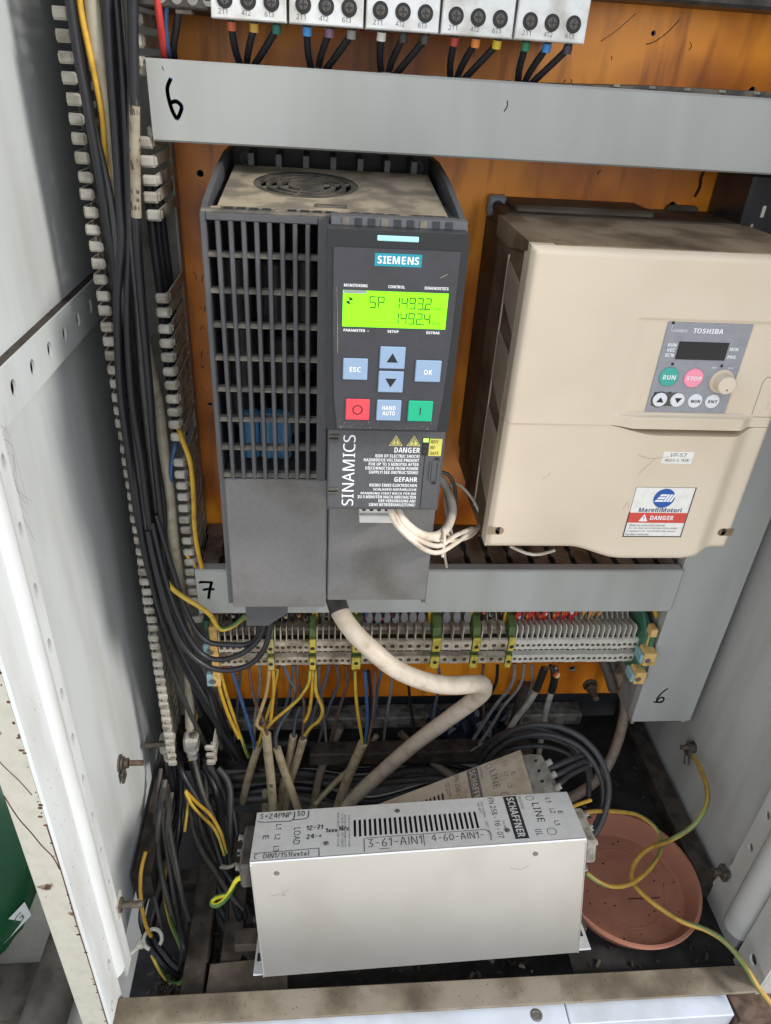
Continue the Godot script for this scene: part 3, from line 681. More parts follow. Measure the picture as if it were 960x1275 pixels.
	_c("wire", "first from the left of the thin dull wires hanging at the back under the terminals", "wire", "wires hanging at the back under the terminals", 1.7, "greyblue", [-11,-176,50,-15,-208,44,-20,-253,36,-28,-315,22,-35,-381,8])
	_c("wire", "second from the left of the thin dull wires hanging at the back under the terminals", "wire", "wires hanging at the back under the terminals", 1.7, "brown", [28,-177,50,24,-209,44,23,-254,36,18,-316,22,12,-383,8])
	_c("wire", "third from the left of the thin dull wires hanging at the back under the terminals", "wire", "wires hanging at the back under the terminals", 1.7, "greywire", [70,-178,50,70,-209,44,75,-255,36,79,-318,22,83,-385,8])
	_c("wire", "fourth from the left of the thin dull wires hanging at the back under the terminals", "wire", "wires hanging at the back under the terminals", 1.7, "greyblue", [89,-178,50,91,-210,44,82,-255,36,73,-317,22,65,-385,8])
	_c("wire", "fifth from the left of the thin dull wires hanging at the back under the terminals", "wire", "wires hanging at the back under the terminals", 1.7, "brown", [99,-178,50,101,-210,44,94,-256,36,86,-318,22,80,-385,8])
	_c("wire", "sixth from the left of the thin dull wires hanging at the back under the terminals", "wire", "wires hanging at the back under the terminals", 1.7, "greywire", [147,-179,50,150,-211,44,149,-257,36,149,-320,22,150,-388,8])
	_c("wire", "seventh from the left of the thin dull wires hanging at the back under the terminals", "wire", "wires hanging at the back under the terminals", 1.7, "black", [162,-179,50,168,-211,44,175,-257,36,187,-321,22,199,-389,8])
	_c("wire", "eighth from the left of the thin dull wires hanging at the back under the terminals", "wire", "wires hanging at the back under the terminals", 1.7, "greyblue", [197,-179,50,203,-212,44,203,-258,36,207,-321,22,213,-390,8])
	_c("wire", "ninth from the left of the thin dull wires hanging at the back under the terminals", "wire", "wires hanging at the back under the terminals", 1.7, "brown", [247,-180,50,251,-213,44,260,-259,36,272,-323,22,284,-392,8])
	_c("wire", "tenth from the left of the thin dull wires hanging at the back under the terminals", "wire", "wires hanging at the back under the terminals", 1.7, "greywire", [300,-181,50,308,-214,44,309,-260,36,314,-324,22,321,-394,8])
	_c("earth_wire", "long yellow green wire from the right wall lug across the saucer and over the sill", "wire", "", 2.5, "yg_dull", [486,-269,104,480,-260,129,472,-254,156,462,-254,177,448,-269,188,432,-291,188,425,-326,174,408,-330,182,395,-332,196,392,-332,210,398,-330,224,409,-328,239,423,-324,254,442,-322,264,455,-322,276,465,-326,294,470,-330,311,478,-334,326])
	_c("earth_wire", "yellow green wire looping from the right end of the front filter over the saucer", "wire", "", 2.2, "yg_dull", [333,-262,176,353,-272,167,383,-288,157,411,-302,152,431,-316,156,435,-320,169,425,-320,187,404,-318,206,381,-314,220,360,-306,227,342,-296,228,329,-288,223])
	_c("earth_wire", "short yellow wire between the filters at their right end", "wire", "", 1.8, "yellow", [306,-227,196,317,-229,190,336,-236,180])


func _ready() -> void:
	rng.seed = 7
	# camera: a phone held close in front of the open cabinet, looking down into it
	var cam := Camera3D.new()
	cam.name = "camera"
	add_child(cam)
	cam.position = mm(67.6, 364.4, 614.4)
	cam.rotation_degrees = Vector3(-31.70, -6.28, 3.79)
	cam.fov = 70.67
	cam.near = 0.02
	cam.far = 400.0
	cam.current = true
	# sky: bright overcast
	var env := Environment.new()
	env.background_mode = Environment.BG_SKY
	var sm := ProceduralSkyMaterial.new()
	sm.sky_top_color = Color(0.78, 0.82, 0.88)
	sm.sky_horizon_color = Color(1.0, 1.0, 1.0)
	sm.sky_curve = 0.2
	sm.ground_bottom_color = Color(0.42, 0.40, 0.37)
	sm.ground_horizon_color = Color(0.72, 0.72, 0.70)
	sm.sky_energy_multiplier = 1.0
	var sky := Sky.new()
	sky.sky_material = sm
	env.sky = sky
	env.tonemap_mode = Environment.TONE_MAPPER_LINEAR
	env.tonemap_exposure = 2.1
	env.sdfgi_enabled = true
	env.ssao_enabled = true
	env.ssil_enabled = true
	var we := WorldEnvironment.new()
	we.name = "world_environment"
	we.environment = env
	add_child(we)
	var sun := DirectionalLight3D.new()
	sun.name = "sun"
	sun.light_energy = 0.45
	sun.light_color = Color(1.0, 0.985, 0.96)
	sun.light_angular_distance = 11.0
	sun.shadow_enabled = true
	add_child(sun)
	sun.look_at_from_position(Vector3(0.9, 0.68, 0.46), Vector3.ZERO)

	materials()
	setting()
	ducts()
	terminals()
	contactors()
	big_drive()
	beige_drive()
	filters()
	cables()
	saucer()
	fittings()
	debris()


# ---------------------------------------------------------------- the cabinet
func cutter(parent: CSGShape3D, at: Vector3, axis: int, rx: float, ry: float, deep := 8.0) -> void:   # an oval hole
	var c := CSGCylinder3D.new()
	c.name = "cut"
	c.operation = CSGShape3D.OPERATION_SUBTRACTION
	c.radius = 0.001 * rx
	c.height = 0.001 * deep
	c.sides = 16
	if axis == 0:
		c.rotation_degrees = Vector3(0, 0, 90)
		c.scale = Vector3(ry / rx, 1, 1)
	elif axis == 2:
		c.rotation_degrees = Vector3(90, 0, 0)
	c.position = (at - bases[parent]) * 0.001
	parent.add_child(c, true)


func slab(called, x0, x1, y0, y1, z0, z1, m, label, category, parent = null) -> CSGBox3D:
	var b := CSGBox3D.new()
	b.size = Vector3(x1 - x0, y1 - y0, z1 - z0) * 0.001
	var mid = Vector3(x0 + x1, y0 + y1, z0 + z1) * 0.5
	b.material = M[m]
	if parent:
		b.name = called
		b.position = (mid - bases[parent]) * 0.001
		parent.add_child(b, true)
	else:
		b.name = numbered(called)
		b.position = mid * 0.001 + UP
		add_child(b)
		metas(b, label, category)
	bases[b] = mid
	return b


func setting() -> void:
	single("ground", sh().box(-20000, 20000, -490, -470, -20000, 20000), "concrete", "grey dusty concrete ground around and under the cabinet", "ground", Vector3(0, -470, 0), "", "structure")
	single("cabinet_floor", sh().box(318, 494, -378, -372, -50, 283).box(-120, 318, -378, -372, -50, 20), "floor_dark", "dark dirty floor plate inside the cabinet", "floor", Vector3(400, -378, 100), "", "structure")
	single("floor_pan", sh().box(-122, 496, -469.6, -466, -59, 299), "floor_dark", "dark dirty bottom under the cables of the cabinet", "floor", Vector3(187, -469, 120), "", "structure")
	# side walls, back and roof: sheet steel with thickness
	var lw = thing("cabinet_wall", "glossy white left side wall of the cabinet", "wall", Vector3(-124, -400, 100))
	part("panel", sh().box(-127, -123, -400, 900, -64, 296), "wall_white", lw)
	var rw = thing("cabinet_wall", "grey right side wall of the cabinet behind the wire lug", "wall", Vector3(498, -400, 100))
	part("panel", sh().box(497, 501, -400, 900, -64, 296), "wall_grey", rw)
	var bw = thing("cabinet_wall", "dark back wall of the cabinet behind the orange plate", "wall", Vector3(187, -400, -62))
	part("panel", sh().box(-123, 497, -400, 900, -64, -60), "back", bw)
	part("ledge", sh().box(-60, 420, -372, -352, -59, -34, 2.0), "plastic_grey", bw)
	single("cabinet_roof", sh().box(-130, 504, 900, 906, -66, 310), "wall_grey", "grey steel roof sheet closing the cabinet top", "roof", Vector3(187, 900, 120), "", "structure")

	# orange mounting plate with drilled holes
	var pl = slab("mounting_plate", -50, 492, -277, 640, -3, 0, "plate", "orange painted mounting plate carrying drives, ducts and terminals", "mounting plate")
	for h in [[-24.3, 286, 2.6], [-1.4, 53.9, 2.2], [-27, -240, 3.4], [-30.3, 95.3, 2], [366, 275, 2.6], [354, 279.6, 3.4], [308, 395, 1.8], [394.6, 363.3, 3.0], [-22, 260, 1.2], [320, -205, 2.6], [372, -236, 4], [-28, -225, 2]]:
		cutter(pl, Vector3(h[0], h[1], -1.5), 2, h[2], h[2])
	cutter(pl, Vector3(394.6, 357, -1.5), 2, 1.6, 1.6)
	var mk := sh()
	for k in 26:                                # knocks and scratches through the paint
		var x = rng.randf_range(-36, -20) if k < 16 else rng.randf_range(170, 380)
		var y = rng.randf_range(70, 260) if k < 16 else rng.randf_range(300, 400)
		var l = rng.randf_range(1.5, 6)
		mk.ribbon([Vector2(0, 0), Vector2(rng.randf_range(-1.5, 1.5), l * 0.5), Vector2(rng.randf_range(-2, 2), l)], rng.randf_range(0.3, 0.9), Vector3.RIGHT, Vector3.UP, Vector3(x, y, 0), 0.1)
	mk.ribbon([Vector2(0, 0), Vector2(10, 7), Vector2(22, 18)], 0.5, Vector3.RIGHT, Vector3.UP, Vector3(270, 388, 0), 0.1)
	mk.ribbon([Vector2(0, 0), Vector2(6, 2), Vector2(14, 8), Vector2(21, 16)], 0.7, Vector3.RIGHT, Vector3.UP, Vector3(304, 388, 0), 0.1)
	mk.ribbon([Vector2(0, 0), Vector2(2, 7), Vector2(1, 14), Vector2(3, 21)], 2.6, Vector3.RIGHT, Vector3.UP, Vector3(371, 288, 0), 0.1)
	part("scratches", mk, "scar", pl).set_meta("kind", "stuff")

	# left front post: folded profile with an oval hole row, a rolled bead, a flat return and a dirty front lip
	var lp = thing("cabinet_post", "white left front post of the cabinet with a row of oval holes", "post", Vector3(-116, -368, 270))
	var fl = slab("hole_flange", -107, -105, -368, 640, 241, 257, "post_white", "", "", lp)
	var y = -235.0
	while y < 420:
		cutter(fl, Vector3(-106, y, 247.5), 0, 2.6, 5.6)
		y += 44.6
	part("rolled_bead", sh().lathe(Vector3(-112.5, -330, 267), Vector3.UP, [[0, 0], [12.4, 0], [12.4, 970], [0, 970]], 48), "post_white", lp)
	var rt = slab("return_flat", -107, -104.4, -368, 640, 276.5, 306, "post_white", "", "", lp)
	cutter(rt, Vector3(-105.7, -333, 297), 0, 3.4, 7)
	cutter(rt, Vector3(-105.7, -292, 284), 0, 3.4, 7)
	part("front_lip", sh().box(-128.5, -107, -372, 640, 303, 306, 0.8), "post_dirty", lp)
	part("outer_flat", sh().box(-128.5, -126.5, -372, 640, 270, 303), "post_dirty", lp)
	var cr := sh()
	cr.ribbon([Vector2(-21, 150), Vector2(-17, 128), Vector2(-12, 112), Vector2(-8, 98), Vector2(-3, 84), Vector2(-1, 70)], 0.9, Vector3.RIGHT, Vector3.UP, Vector3(-107, -190, 306), 0.1)
	cr.ribbon([Vector2(-20, 196), Vector2(-16, 180), Vector2(-9, 164), Vector2(-4, 150)], 0.7, Vector3.RIGHT, Vector3.UP, Vector3(-107, -190, 306), 0.1)
	cr.ribbon([Vector2(-0.8, 120), Vector2(-0.5, 60), Vector2(-0.9, 0), Vector2(-0.4, -60), Vector2(-0.9, -170)], 0.8, Vector3.RIGHT, Vector3.UP, Vector3(-107, -190, 306), 0.1)
	part("paint_cracks", cr, "scar", lp, "brown cracks in the paint").set_meta("kind", "stuff")
	var chips := sh()
	for k in 190:
		var low = k < 140
		var px = rng.randf_range(-128, -107.4) if low else -107.4 - absf(rng.randfn(0, 1.0))
		var py = -371 + absf(rng.randfn(0, 10.0)) if low else rng.randf_range(-370, 150)
		chips.disc(Vector3(px, py, 306.06), Vector3(0, 0, 1), rng.randf_range(0.3, 2.0), 6, rng.randf_range(0.3, 1.5))
	for k in 60: chips.disc(Vector3(-104.36, rng.randf_range(-366, 60), rng.randf_range(278, 305)), Vector3(1, 0, 0), rng.randf_range(0.2, 0.6), 5)
	part("paint_chip", chips, "scar", lp, "small brown chips in the paint").set_meta("kind", "stuff")
	# right front post, mirrored
	var rp = thing("cabinet_post", "grey right front post of the cabinet with a row of round holes", "post", Vector3(488, -368, 250))
	var fr = slab("hole_flange", 482, 484, -290, 640, 216, 236, "wall_grey", "", "", rp)
	y = -251.0
	while y < 420:
		cutter(fr, Vector3(483, y, 226), 0, 3.6, 4.6)
		y += 48.6
	part("rolled_bead", sh().lathe(Vector3(489.5, -342, 251), Vector3.UP, [[0, 0], [16, 0], [16, 982], [0, 982]], 48), "wall_grey", rp)
	var rr = slab("return_flat", 480, 482.5, -368, 640, 270, 306, "wall_grey", "", "", rp)
	cutter(rr, Vector3(481.2, -333, 287), 0, 5.2, 6)
	cutter(rr, Vector3(481.2, -240, 287), 0, 5.2, 6)
	part("front_lip", sh().box(482.5, 504, -372, 640, 303, 306, 0.8), "wall_grey", rp)
	part("foot_gusset", sh().prism([Vector2(236, -290), Vector2(262, -342), Vector2(262, -372), Vector2(200, -372), Vector2(206, -330), Vector2(216, -290)], 0, 484, 487), "wall_grey", rp)
	part("cage_nut", sh().box(476, 482, -316, -304, 208, 222, 1.0).lathe(Vector3(476, -310, 214), Vector3(-1, 0, 0), [[0, 0], [4, 0], [4, 8], [0, 8]], 10), "bolt", rp, "square cage nut with a short bolt")

	# sill and plinth at the front
	var si = thing("cabinet_sill", "dusty brown front sill of the cabinet under the filter", "sill", Vector3(180, -372, 296))
	part("top_sheet", sh().box(-104.4, 480, -351, -348, 284, 308, 0.8), "sill", si)
	part("back_lip", sh().box(-104.4, 480, -372, -351, 284, 286), "sill", si)
	var pn = thing("plinth", "bright white plinth strip with a countersunk screw below the sill", "plinth", Vector3(180, -470, 312))
	part("front_sheet", sh().box(-104, 296, -470, -357, 300, 322, 0.8).box(297, 452, -470, -357, 300, 322, 0.8), "plinth", pn)
	part("screw", sh().lathe(Vector3(268, -357, 313), Vector3.UP, [[5.5, 0], [5.5, 0.5], [3.8, 0.8], [3.4, 0.1], [0, 0.1]], 18).box(265, 271, -356.9, -356.6, 312.4, 313.6), "screw", pn)
	single("corner_foot", sh().prism([Vector2(453, 300), Vector2(500, 300), Vector2(500, 326), Vector2(456, 326)], 1, -470, -357), "rust_bit", "rusty brown corner foot right of the white plinth", "foot", Vector3(476, -470, 312))

	single("added_dark_mat", sh().box(-260, 620, -470, -464, 346, 590, 2.0), "rubber", "added unseen dark mat before the plinth, darkens the front filter reflection", "mat", Vector3(180, -470, 460))  # added out of view: darkens the lower reflection on the front filter

	# perforated depth rail on the left wall
	var rl = thing("depth_rail", "perforated steel rail with rusty holes on the left wall", "rail", Vector3(-118, 172, 100))
	var rb = slab("rail_face", -117, -115.2, 171, 203, -20, 240, "wall_white", "", "", rl)
	for k in 7:
		cutter(rb, Vector3(-116, 187, 225 - 34 * k), 0, 4.0, 5.6)
	part("top_flange", sh().box(-123, -117, 200.5, 203, -20, 240), "frame_dark", rl)
	part("hole_liner", sh().box(-123, -121.5, 174, 200, -20, 240), "frame_dark", rl)
	var web := sh()
	for k in 16:
		var y1 = rng.randf_range(140, 186)
		web.ribbon([Vector2(rng.randf_range(-24, 6), y1), Vector2(rng.randf_range(-20, 4), y1 - 14), Vector2(rng.randf_range(-16, 8), y1 - rng.randf_range(24, 70))], rng.randf_range(0.1, 0.25), Vector3.FORWARD, Vector3.UP, Vector3(-114.8, 0, 212), 0.1)
	part("cobweb", web, "heat_sink", rl, "dirty cobweb hanging from the rail's front end").set_meta("kind", "stuff")
	# bars of the base frame seen in the bottom of the cabinet
	var BG := "dirty steel bars on the cabinet bottom"
	var b1 = thing("frame_bar", "dirty brown steel bar along the left wall bottom with small holes", "bar", Vector3(-104, -400, 100), BG)
	var bb = slab("bar_face", -118, -100, -395, -354, -50, 168, "frame_dark", "", "", b1)
	for k in 5: cutter(bb, Vector3(-100, -368 - 2 * (k % 2), 20 + 28 * k), 0, 2.6, 3.4, 9)
	single("frame_bar", sh().box(-100, 60, -424, -404, 130, 146, 1.0), "frame_dark", "dirty bar crossing the bottom left of the cabinet behind the white tie", "bar", Vector3(-16, -424, 138), BG)
	single("frame_bar", sh().box(-60, -38, -440, -400, 60, 283, 1.0), "frame_dark", "brown bar standing front to back at the bottom left, left of the two", "bar", Vector3(-49, -440, 170), BG)
	single("frame_bar", sh().box(-26, -6, -440, -404, 60, 283, 1.0), "frame_dark", "brown bar standing front to back at the bottom left, right of the two", "bar", Vector3(-16, -440, 170), BG)
	single("frame_bar", sh().box(-6, 330, -345, -333, 236, 252, 1.0), "frame_dark", "dark bar carrying the front filter", "bar", Vector3(145, -345, 244), BG)
	single("frame_bar", sh().box(471, 492, -372, -346, -50, 206, 1.5), "frame_dark", "dusty bar along the foot of the right wall", "bar", Vector3(481, -372, 80), BG)
	single("frame_bar", sh().box(60, 330, -350, -330, 20, 40, 1.5), "frame_dark", "dark bar crossing the back of the bottom behind the sheathed cables", "bar", Vector3(195, -350, 30), BG)
	single("floor_sheet", sh().prism([Vector2(-34, 236), Vector2(40, 232), Vector2(44, 283), Vector2(-36, 283)], 1, -398, -396), "sheet", "dusty grey sheet lying at the lower left corner of the front filter", "sheet", Vector3(0, -398, 258))


# ---------------------------------------------------------------- wiring ducts
func pen_digit(parent, which: String, at: Vector3, k: float, w: float) -> void:
	var s := sh()
	if which == "6":
		s.ribbon([Vector2(2.6, 10.5), Vector2(0.4, 6.5), Vector2(0, 2), Vector2(1.6, -6), Vector2(4, -10.8), Vector2(5.4, -10.2), Vector2(7.8, -5.4), Vector2(7.4, -3.4), Vector2(4.6, -1.6), Vector2(1.2, -2.6)].map(func(q): return q * k), w, Vector3.RIGHT, Vector3.UP, at)
	elif which == "7":
		s.ribbon([Vector2(-5, 9), Vector2(-4, 10), Vector2(5.6, 9.6)].map(func(q): return q * k), w, Vector3.RIGHT, Vector3.UP, at)
		s.ribbon([Vector2(5.6, 9.6), Vector2(3.4, 2), Vector2(1.4, -9)].map(func(q): return q * k), w, Vector3.RIGHT, Vector3.UP, at)
		s.ribbon([Vector2(-2.6, 1), Vector2(2, 2), Vector2(7, 1.6)].map(func(q): return q * k), w, Vector3.RIGHT, Vector3.UP, at)
	else:
		s.ribbon([Vector2(6, 11), Vector2(1, 4), Vector2(-2, -4), Vector2(-1, -9), Vector2(3, -10.5), Vector2(6, -8), Vector2(5.4, -4), Vector2(2, -3), Vector2(-0.6, -6)].map(func(q): return q * k), w, Vector3.RIGHT, Vector3.UP, at)
		s.ribbon([Vector2(-4.5, -10), Vector2(0, -10.6), Vector2(5.6, -11)].map(func(q): return q * k), w, Vector3.RIGHT, Vector3.UP, at)
	part("pen_number", s, "ink_pen", parent)


func ducts() -> void:
	# left vertical duct: open, two rows of fingers with curled heads
	var d = thing("wiring_duct", "open grey vertical wiring duct at the left, full of black cables", "wiring duct", Vector3(-68, -300, 0))
	part("base", sh().box(-92, -42, -300, 640, 0.3, 2.3), "duct", d)
	part("left_foot", sh().box(-92.5, -90.7, -300, 640, 2.3, 16), "duct", d)
	part("right_foot", sh().box(-43.3, -41.5, -300, 640, 2.3, 16), "duct", d)
	var fm := []
	for side in 2:
		for kk in 3:
			var s := sh()
			var w = [3.5, 3.35, 3.6][kk]
			var tilt = [0.0, 0.8, -0.6][kk]
			if side == 0:
				s.box(-92.2, -90.8, -3.2, 3.2, 16, 66)
				s.prism([Vector2(66, -w), Vector2(78, -w), Vector2(78, w), Vector2(66, w)], 0, -92.2, -90.8)
				s.box(-92.3, -82.8, -w, w, 75.6, 80.2 + tilt * 0.4, 1.5)
				s.box(-90, -85, -w * 0.6, w * 0.6, 70.5, 75, 0.8)
			else:
				s.box(-43.2, -41.8, -3.6, 3.6, 16, 66)
				s.prism([Vector2(66, -w), Vector2(78, -w), Vector2(78, w), Vector2(66, w)], 0, -43.2, -41.8)
				s.box(-51.4, -41.7, -w, w, 75.6, 80.2 + tilt * 0.4, 1.5)
				s.box(-45.5, -40.6, -w * 0.8, w * 0.8, 71.5, 76, 0.8)
			fm.append(s.mesh(Vector3.ZERO))
	var y = -292.0
	var i := 0
	while y < 470:
		var at = Vector3(rng.randf_range(-0.5, 0.5), y + rng.randf_range(-0.4, 0.4), rng.randf_range(-0.6, 0.4)) - bases[d]
		var tw = Vector3(rng.randf_range(-1.5, 1.5), rng.randf_range(-3, 3), rng.randf_range(-1, 1))
		again("finger", fm[i % 3], "finger", d, at)
		var gone = (y > 213 and y < 258) or (y > 79 and y < 96) or (y > -100 and y < -52 and i % 3 == 1) or (y <= -100 and y > -268) or (y > 318 and y < 352)
		if not gone:
			again("finger", fm[3 + (i * 7) % 3], "finger", d, Vector3(at.x, at.y, at.z))
		i += 1
		y += 11.2

	# horizontal duct 6
	d = thing("wiring_duct", "long grey horizontal wiring duct marked 6 with its lid on, above the drives", "wiring duct", Vector3(200, 314, 0))
	part("base", sh().box(-36, 490, 316, 357, 0.3, 2.3), "duct", d)
	part("lower_wall", sh().box(-36, 490, 316, 317.6, 2.3, 74), "duct", d)
	var f6 := sh().box(-5.2, 5.2, 355.6, 357.2, 14, 75).mesh(Vector3(0, 0, 0))
	part("upper_foot", sh().box(-36, 490, 355.6, 357.2, 2.3, 14), "duct_brown", d)
	for k in 38:
		again("finger", f6, "duct_brown", d, Vector3(-28 + k * 13.7, 0, 0) - bases[d])
	var lid := sh().prism([Vector2(67, 359.2), Vector2(68, 360), Vector2(79, 360), Vector2(80.6, 358.6), Vector2(80.6, 315.2), Vector2(79, 314), Vector2(68, 314), Vector2(67, 314.8), Vector2(78.4, 315.6), Vector2(78.4, 358.2)], 0, -40.5, 492)
	part("lid", lid, "duct_lid", d)
	for k in 16: part("dust_flake", sh().box(k * 25 + 60 + rng.randf_range(-5, 5), k * 25 + 66 + rng.randf_range(-5, 8), 360.0, 360.5, 69, 73), "drive_dust", d)
	part("dusty_edge", sh().prism([Vector2(150, 357.4), Vector2(488, 357.4), Vector2(488, 364.6), Vector2(300, 362.6)], 2, 18, 66), "drive_dust", d, "dusty brown upper edge at the right end")
	for k in 9: part("clip_tip", sh().box(262 + k * 24.6, 266.5 + k * 24.6, 360.4 + k * 0.25, 362.2 + k * 0.25, 66, 67.2, 0.3), "finger", d)
	part("lid_corner", sh().box(-46, -40.6, 350, 357, 70, 79, 1.0).box(-45, -40.6, 316, 322, 68, 77, 1.0), "finger", d)
	pen_digit(d, "6", Vector3(-28.7, 339, 80.6), 1.0, 2.3)
	part("pen_tick", sh().ribbon([Vector2(0, 0), Vector2(1.6, 3), Vector2(1.2, 6)], 0.7, Vector3.RIGHT, Vector3.UP, Vector3(187, 343, 80.6)).ribbon([Vector2(0, 0), Vector2(-0.7, 1.8)], 0.5, Vector3.RIGHT, Vector3.UP, Vector3(-30, 354, 80.6)), "ink_black", d)

	# horizontal duct 7
	d = thing("wiring_duct", "grey horizontal wiring duct marked 7 between the drives and the terminals", "wiring duct", Vector3(188, -84, 0))
	part("base", sh().box(-40, 416, -80, -34, 0.3, 2.3), "duct", d)
	part("lower_wall", sh().box(-40, 416, -80.5, -79, 2.3, 78), "duct", d)
	part("upper_foot", sh().box(-40, 416, -33, -31.4, 2.3, 20), "duct_brown", d)
	var f7 := sh().prism([Vector2(-7.4, 20), Vector2(7.4, 20), Vector2(7.4, 46), Vector2(9.2, 48), Vector2(9.2, 54), Vector2(7.4, 56), Vector2(7.4, 72), Vector2(8.8, 73.5), Vector2(8.8, 78), Vector2(-8.8, 78), Vector2(-8.8, 73.5), Vector2(-7.4, 72), Vector2(-7.4, 56), Vector2(-9.2, 54), Vector2(-9.2, 48), Vector2(-7.4, 46)], 1, -33, -31.4).mesh(Vector3.ZERO)
	for k in 22:
		again("finger", f7, "duct_brown", d, Vector3(-30 + k * 20.8, 0, 0) - bases[d])
	part("lid", sh().prism([Vector2(70, -30.9), Vector2(71, -30), Vector2(80, -30), Vector2(81.6, -31.4), Vector2(81.6, -79.4), Vector2(80, -81), Vector2(70, -81), Vector2(79.6, -79.4), Vector2(79.6, -31.4)], 0, -42, 416), "duct_lid", d)
	pen_digit(d, "7", Vector3(-33.5, -53, 81.6), 1.0, 2.5)

	# right vertical duct
	d = thing("wiring_duct", "grey vertical wiring duct marked 6 at the right, with its lid on", "wiring duct", Vector3(452, -243, 0))
	part("base", sh().box(419, 485, -243, 640, 0.3, 2.3), "duct", d)
	part("left_wall", sh().box(419, 420.6, -246, 300, 2.3, 74), "duct", d)
	part("right_wall", sh().box(483.4, 485, -246, 300, 2.3, 74), "duct", d)
	part("lid", sh().prism([Vector2(417.4, 66), Vector2(417.4, 76.4), Vector2(419, 78), Vector2(485, 78), Vector2(486.6, 76.4), Vector2(486.6, 66), Vector2(485.4, 66), Vector2(485, 76), Vector2(419, 76), Vector2(418.6, 66)], 1, -241, 240), "duct_lid", d)
	part("wall_tip", sh().box(419.5, 424, -250, -240, 66, 74, 1.0).box(478, 484, -249, -240, 66, 74, 1.0), "finger", d)
	pen_digit(d, "six", Vector3(439.5, -201, 78), 0.95, 2.0)
	# dark device to the right of the beige drive, just under duct 6
	d = thing("grey_module", "dark grey slotted module half hidden above the beige drive's right end", "module", Vector3(450, 240, 0))
	part("housing", sh().box(384, 486, 244, 312, 0.3, 58, 2.0), "keypad_black", d)
	for q in [[396.5, 399, 283, 291], [391.5, 393, 272, 278]]: part("slot_edge", sh().box(q[0], q[1], q[2], q[3], 58, 59.4), "finger", d)
	part("slot", sh().box(399, 404, 282, 292, 58, 58.6), "black", d)
	d = thing("cable_tray", "black dusty bar at the top right edge of the orange plate", "bar", Vector3(330, 411, 20))
	part("bar", sh().box(238, 486, 411, 430, 0.3, 34, 2.0), "contactor_dark", d)


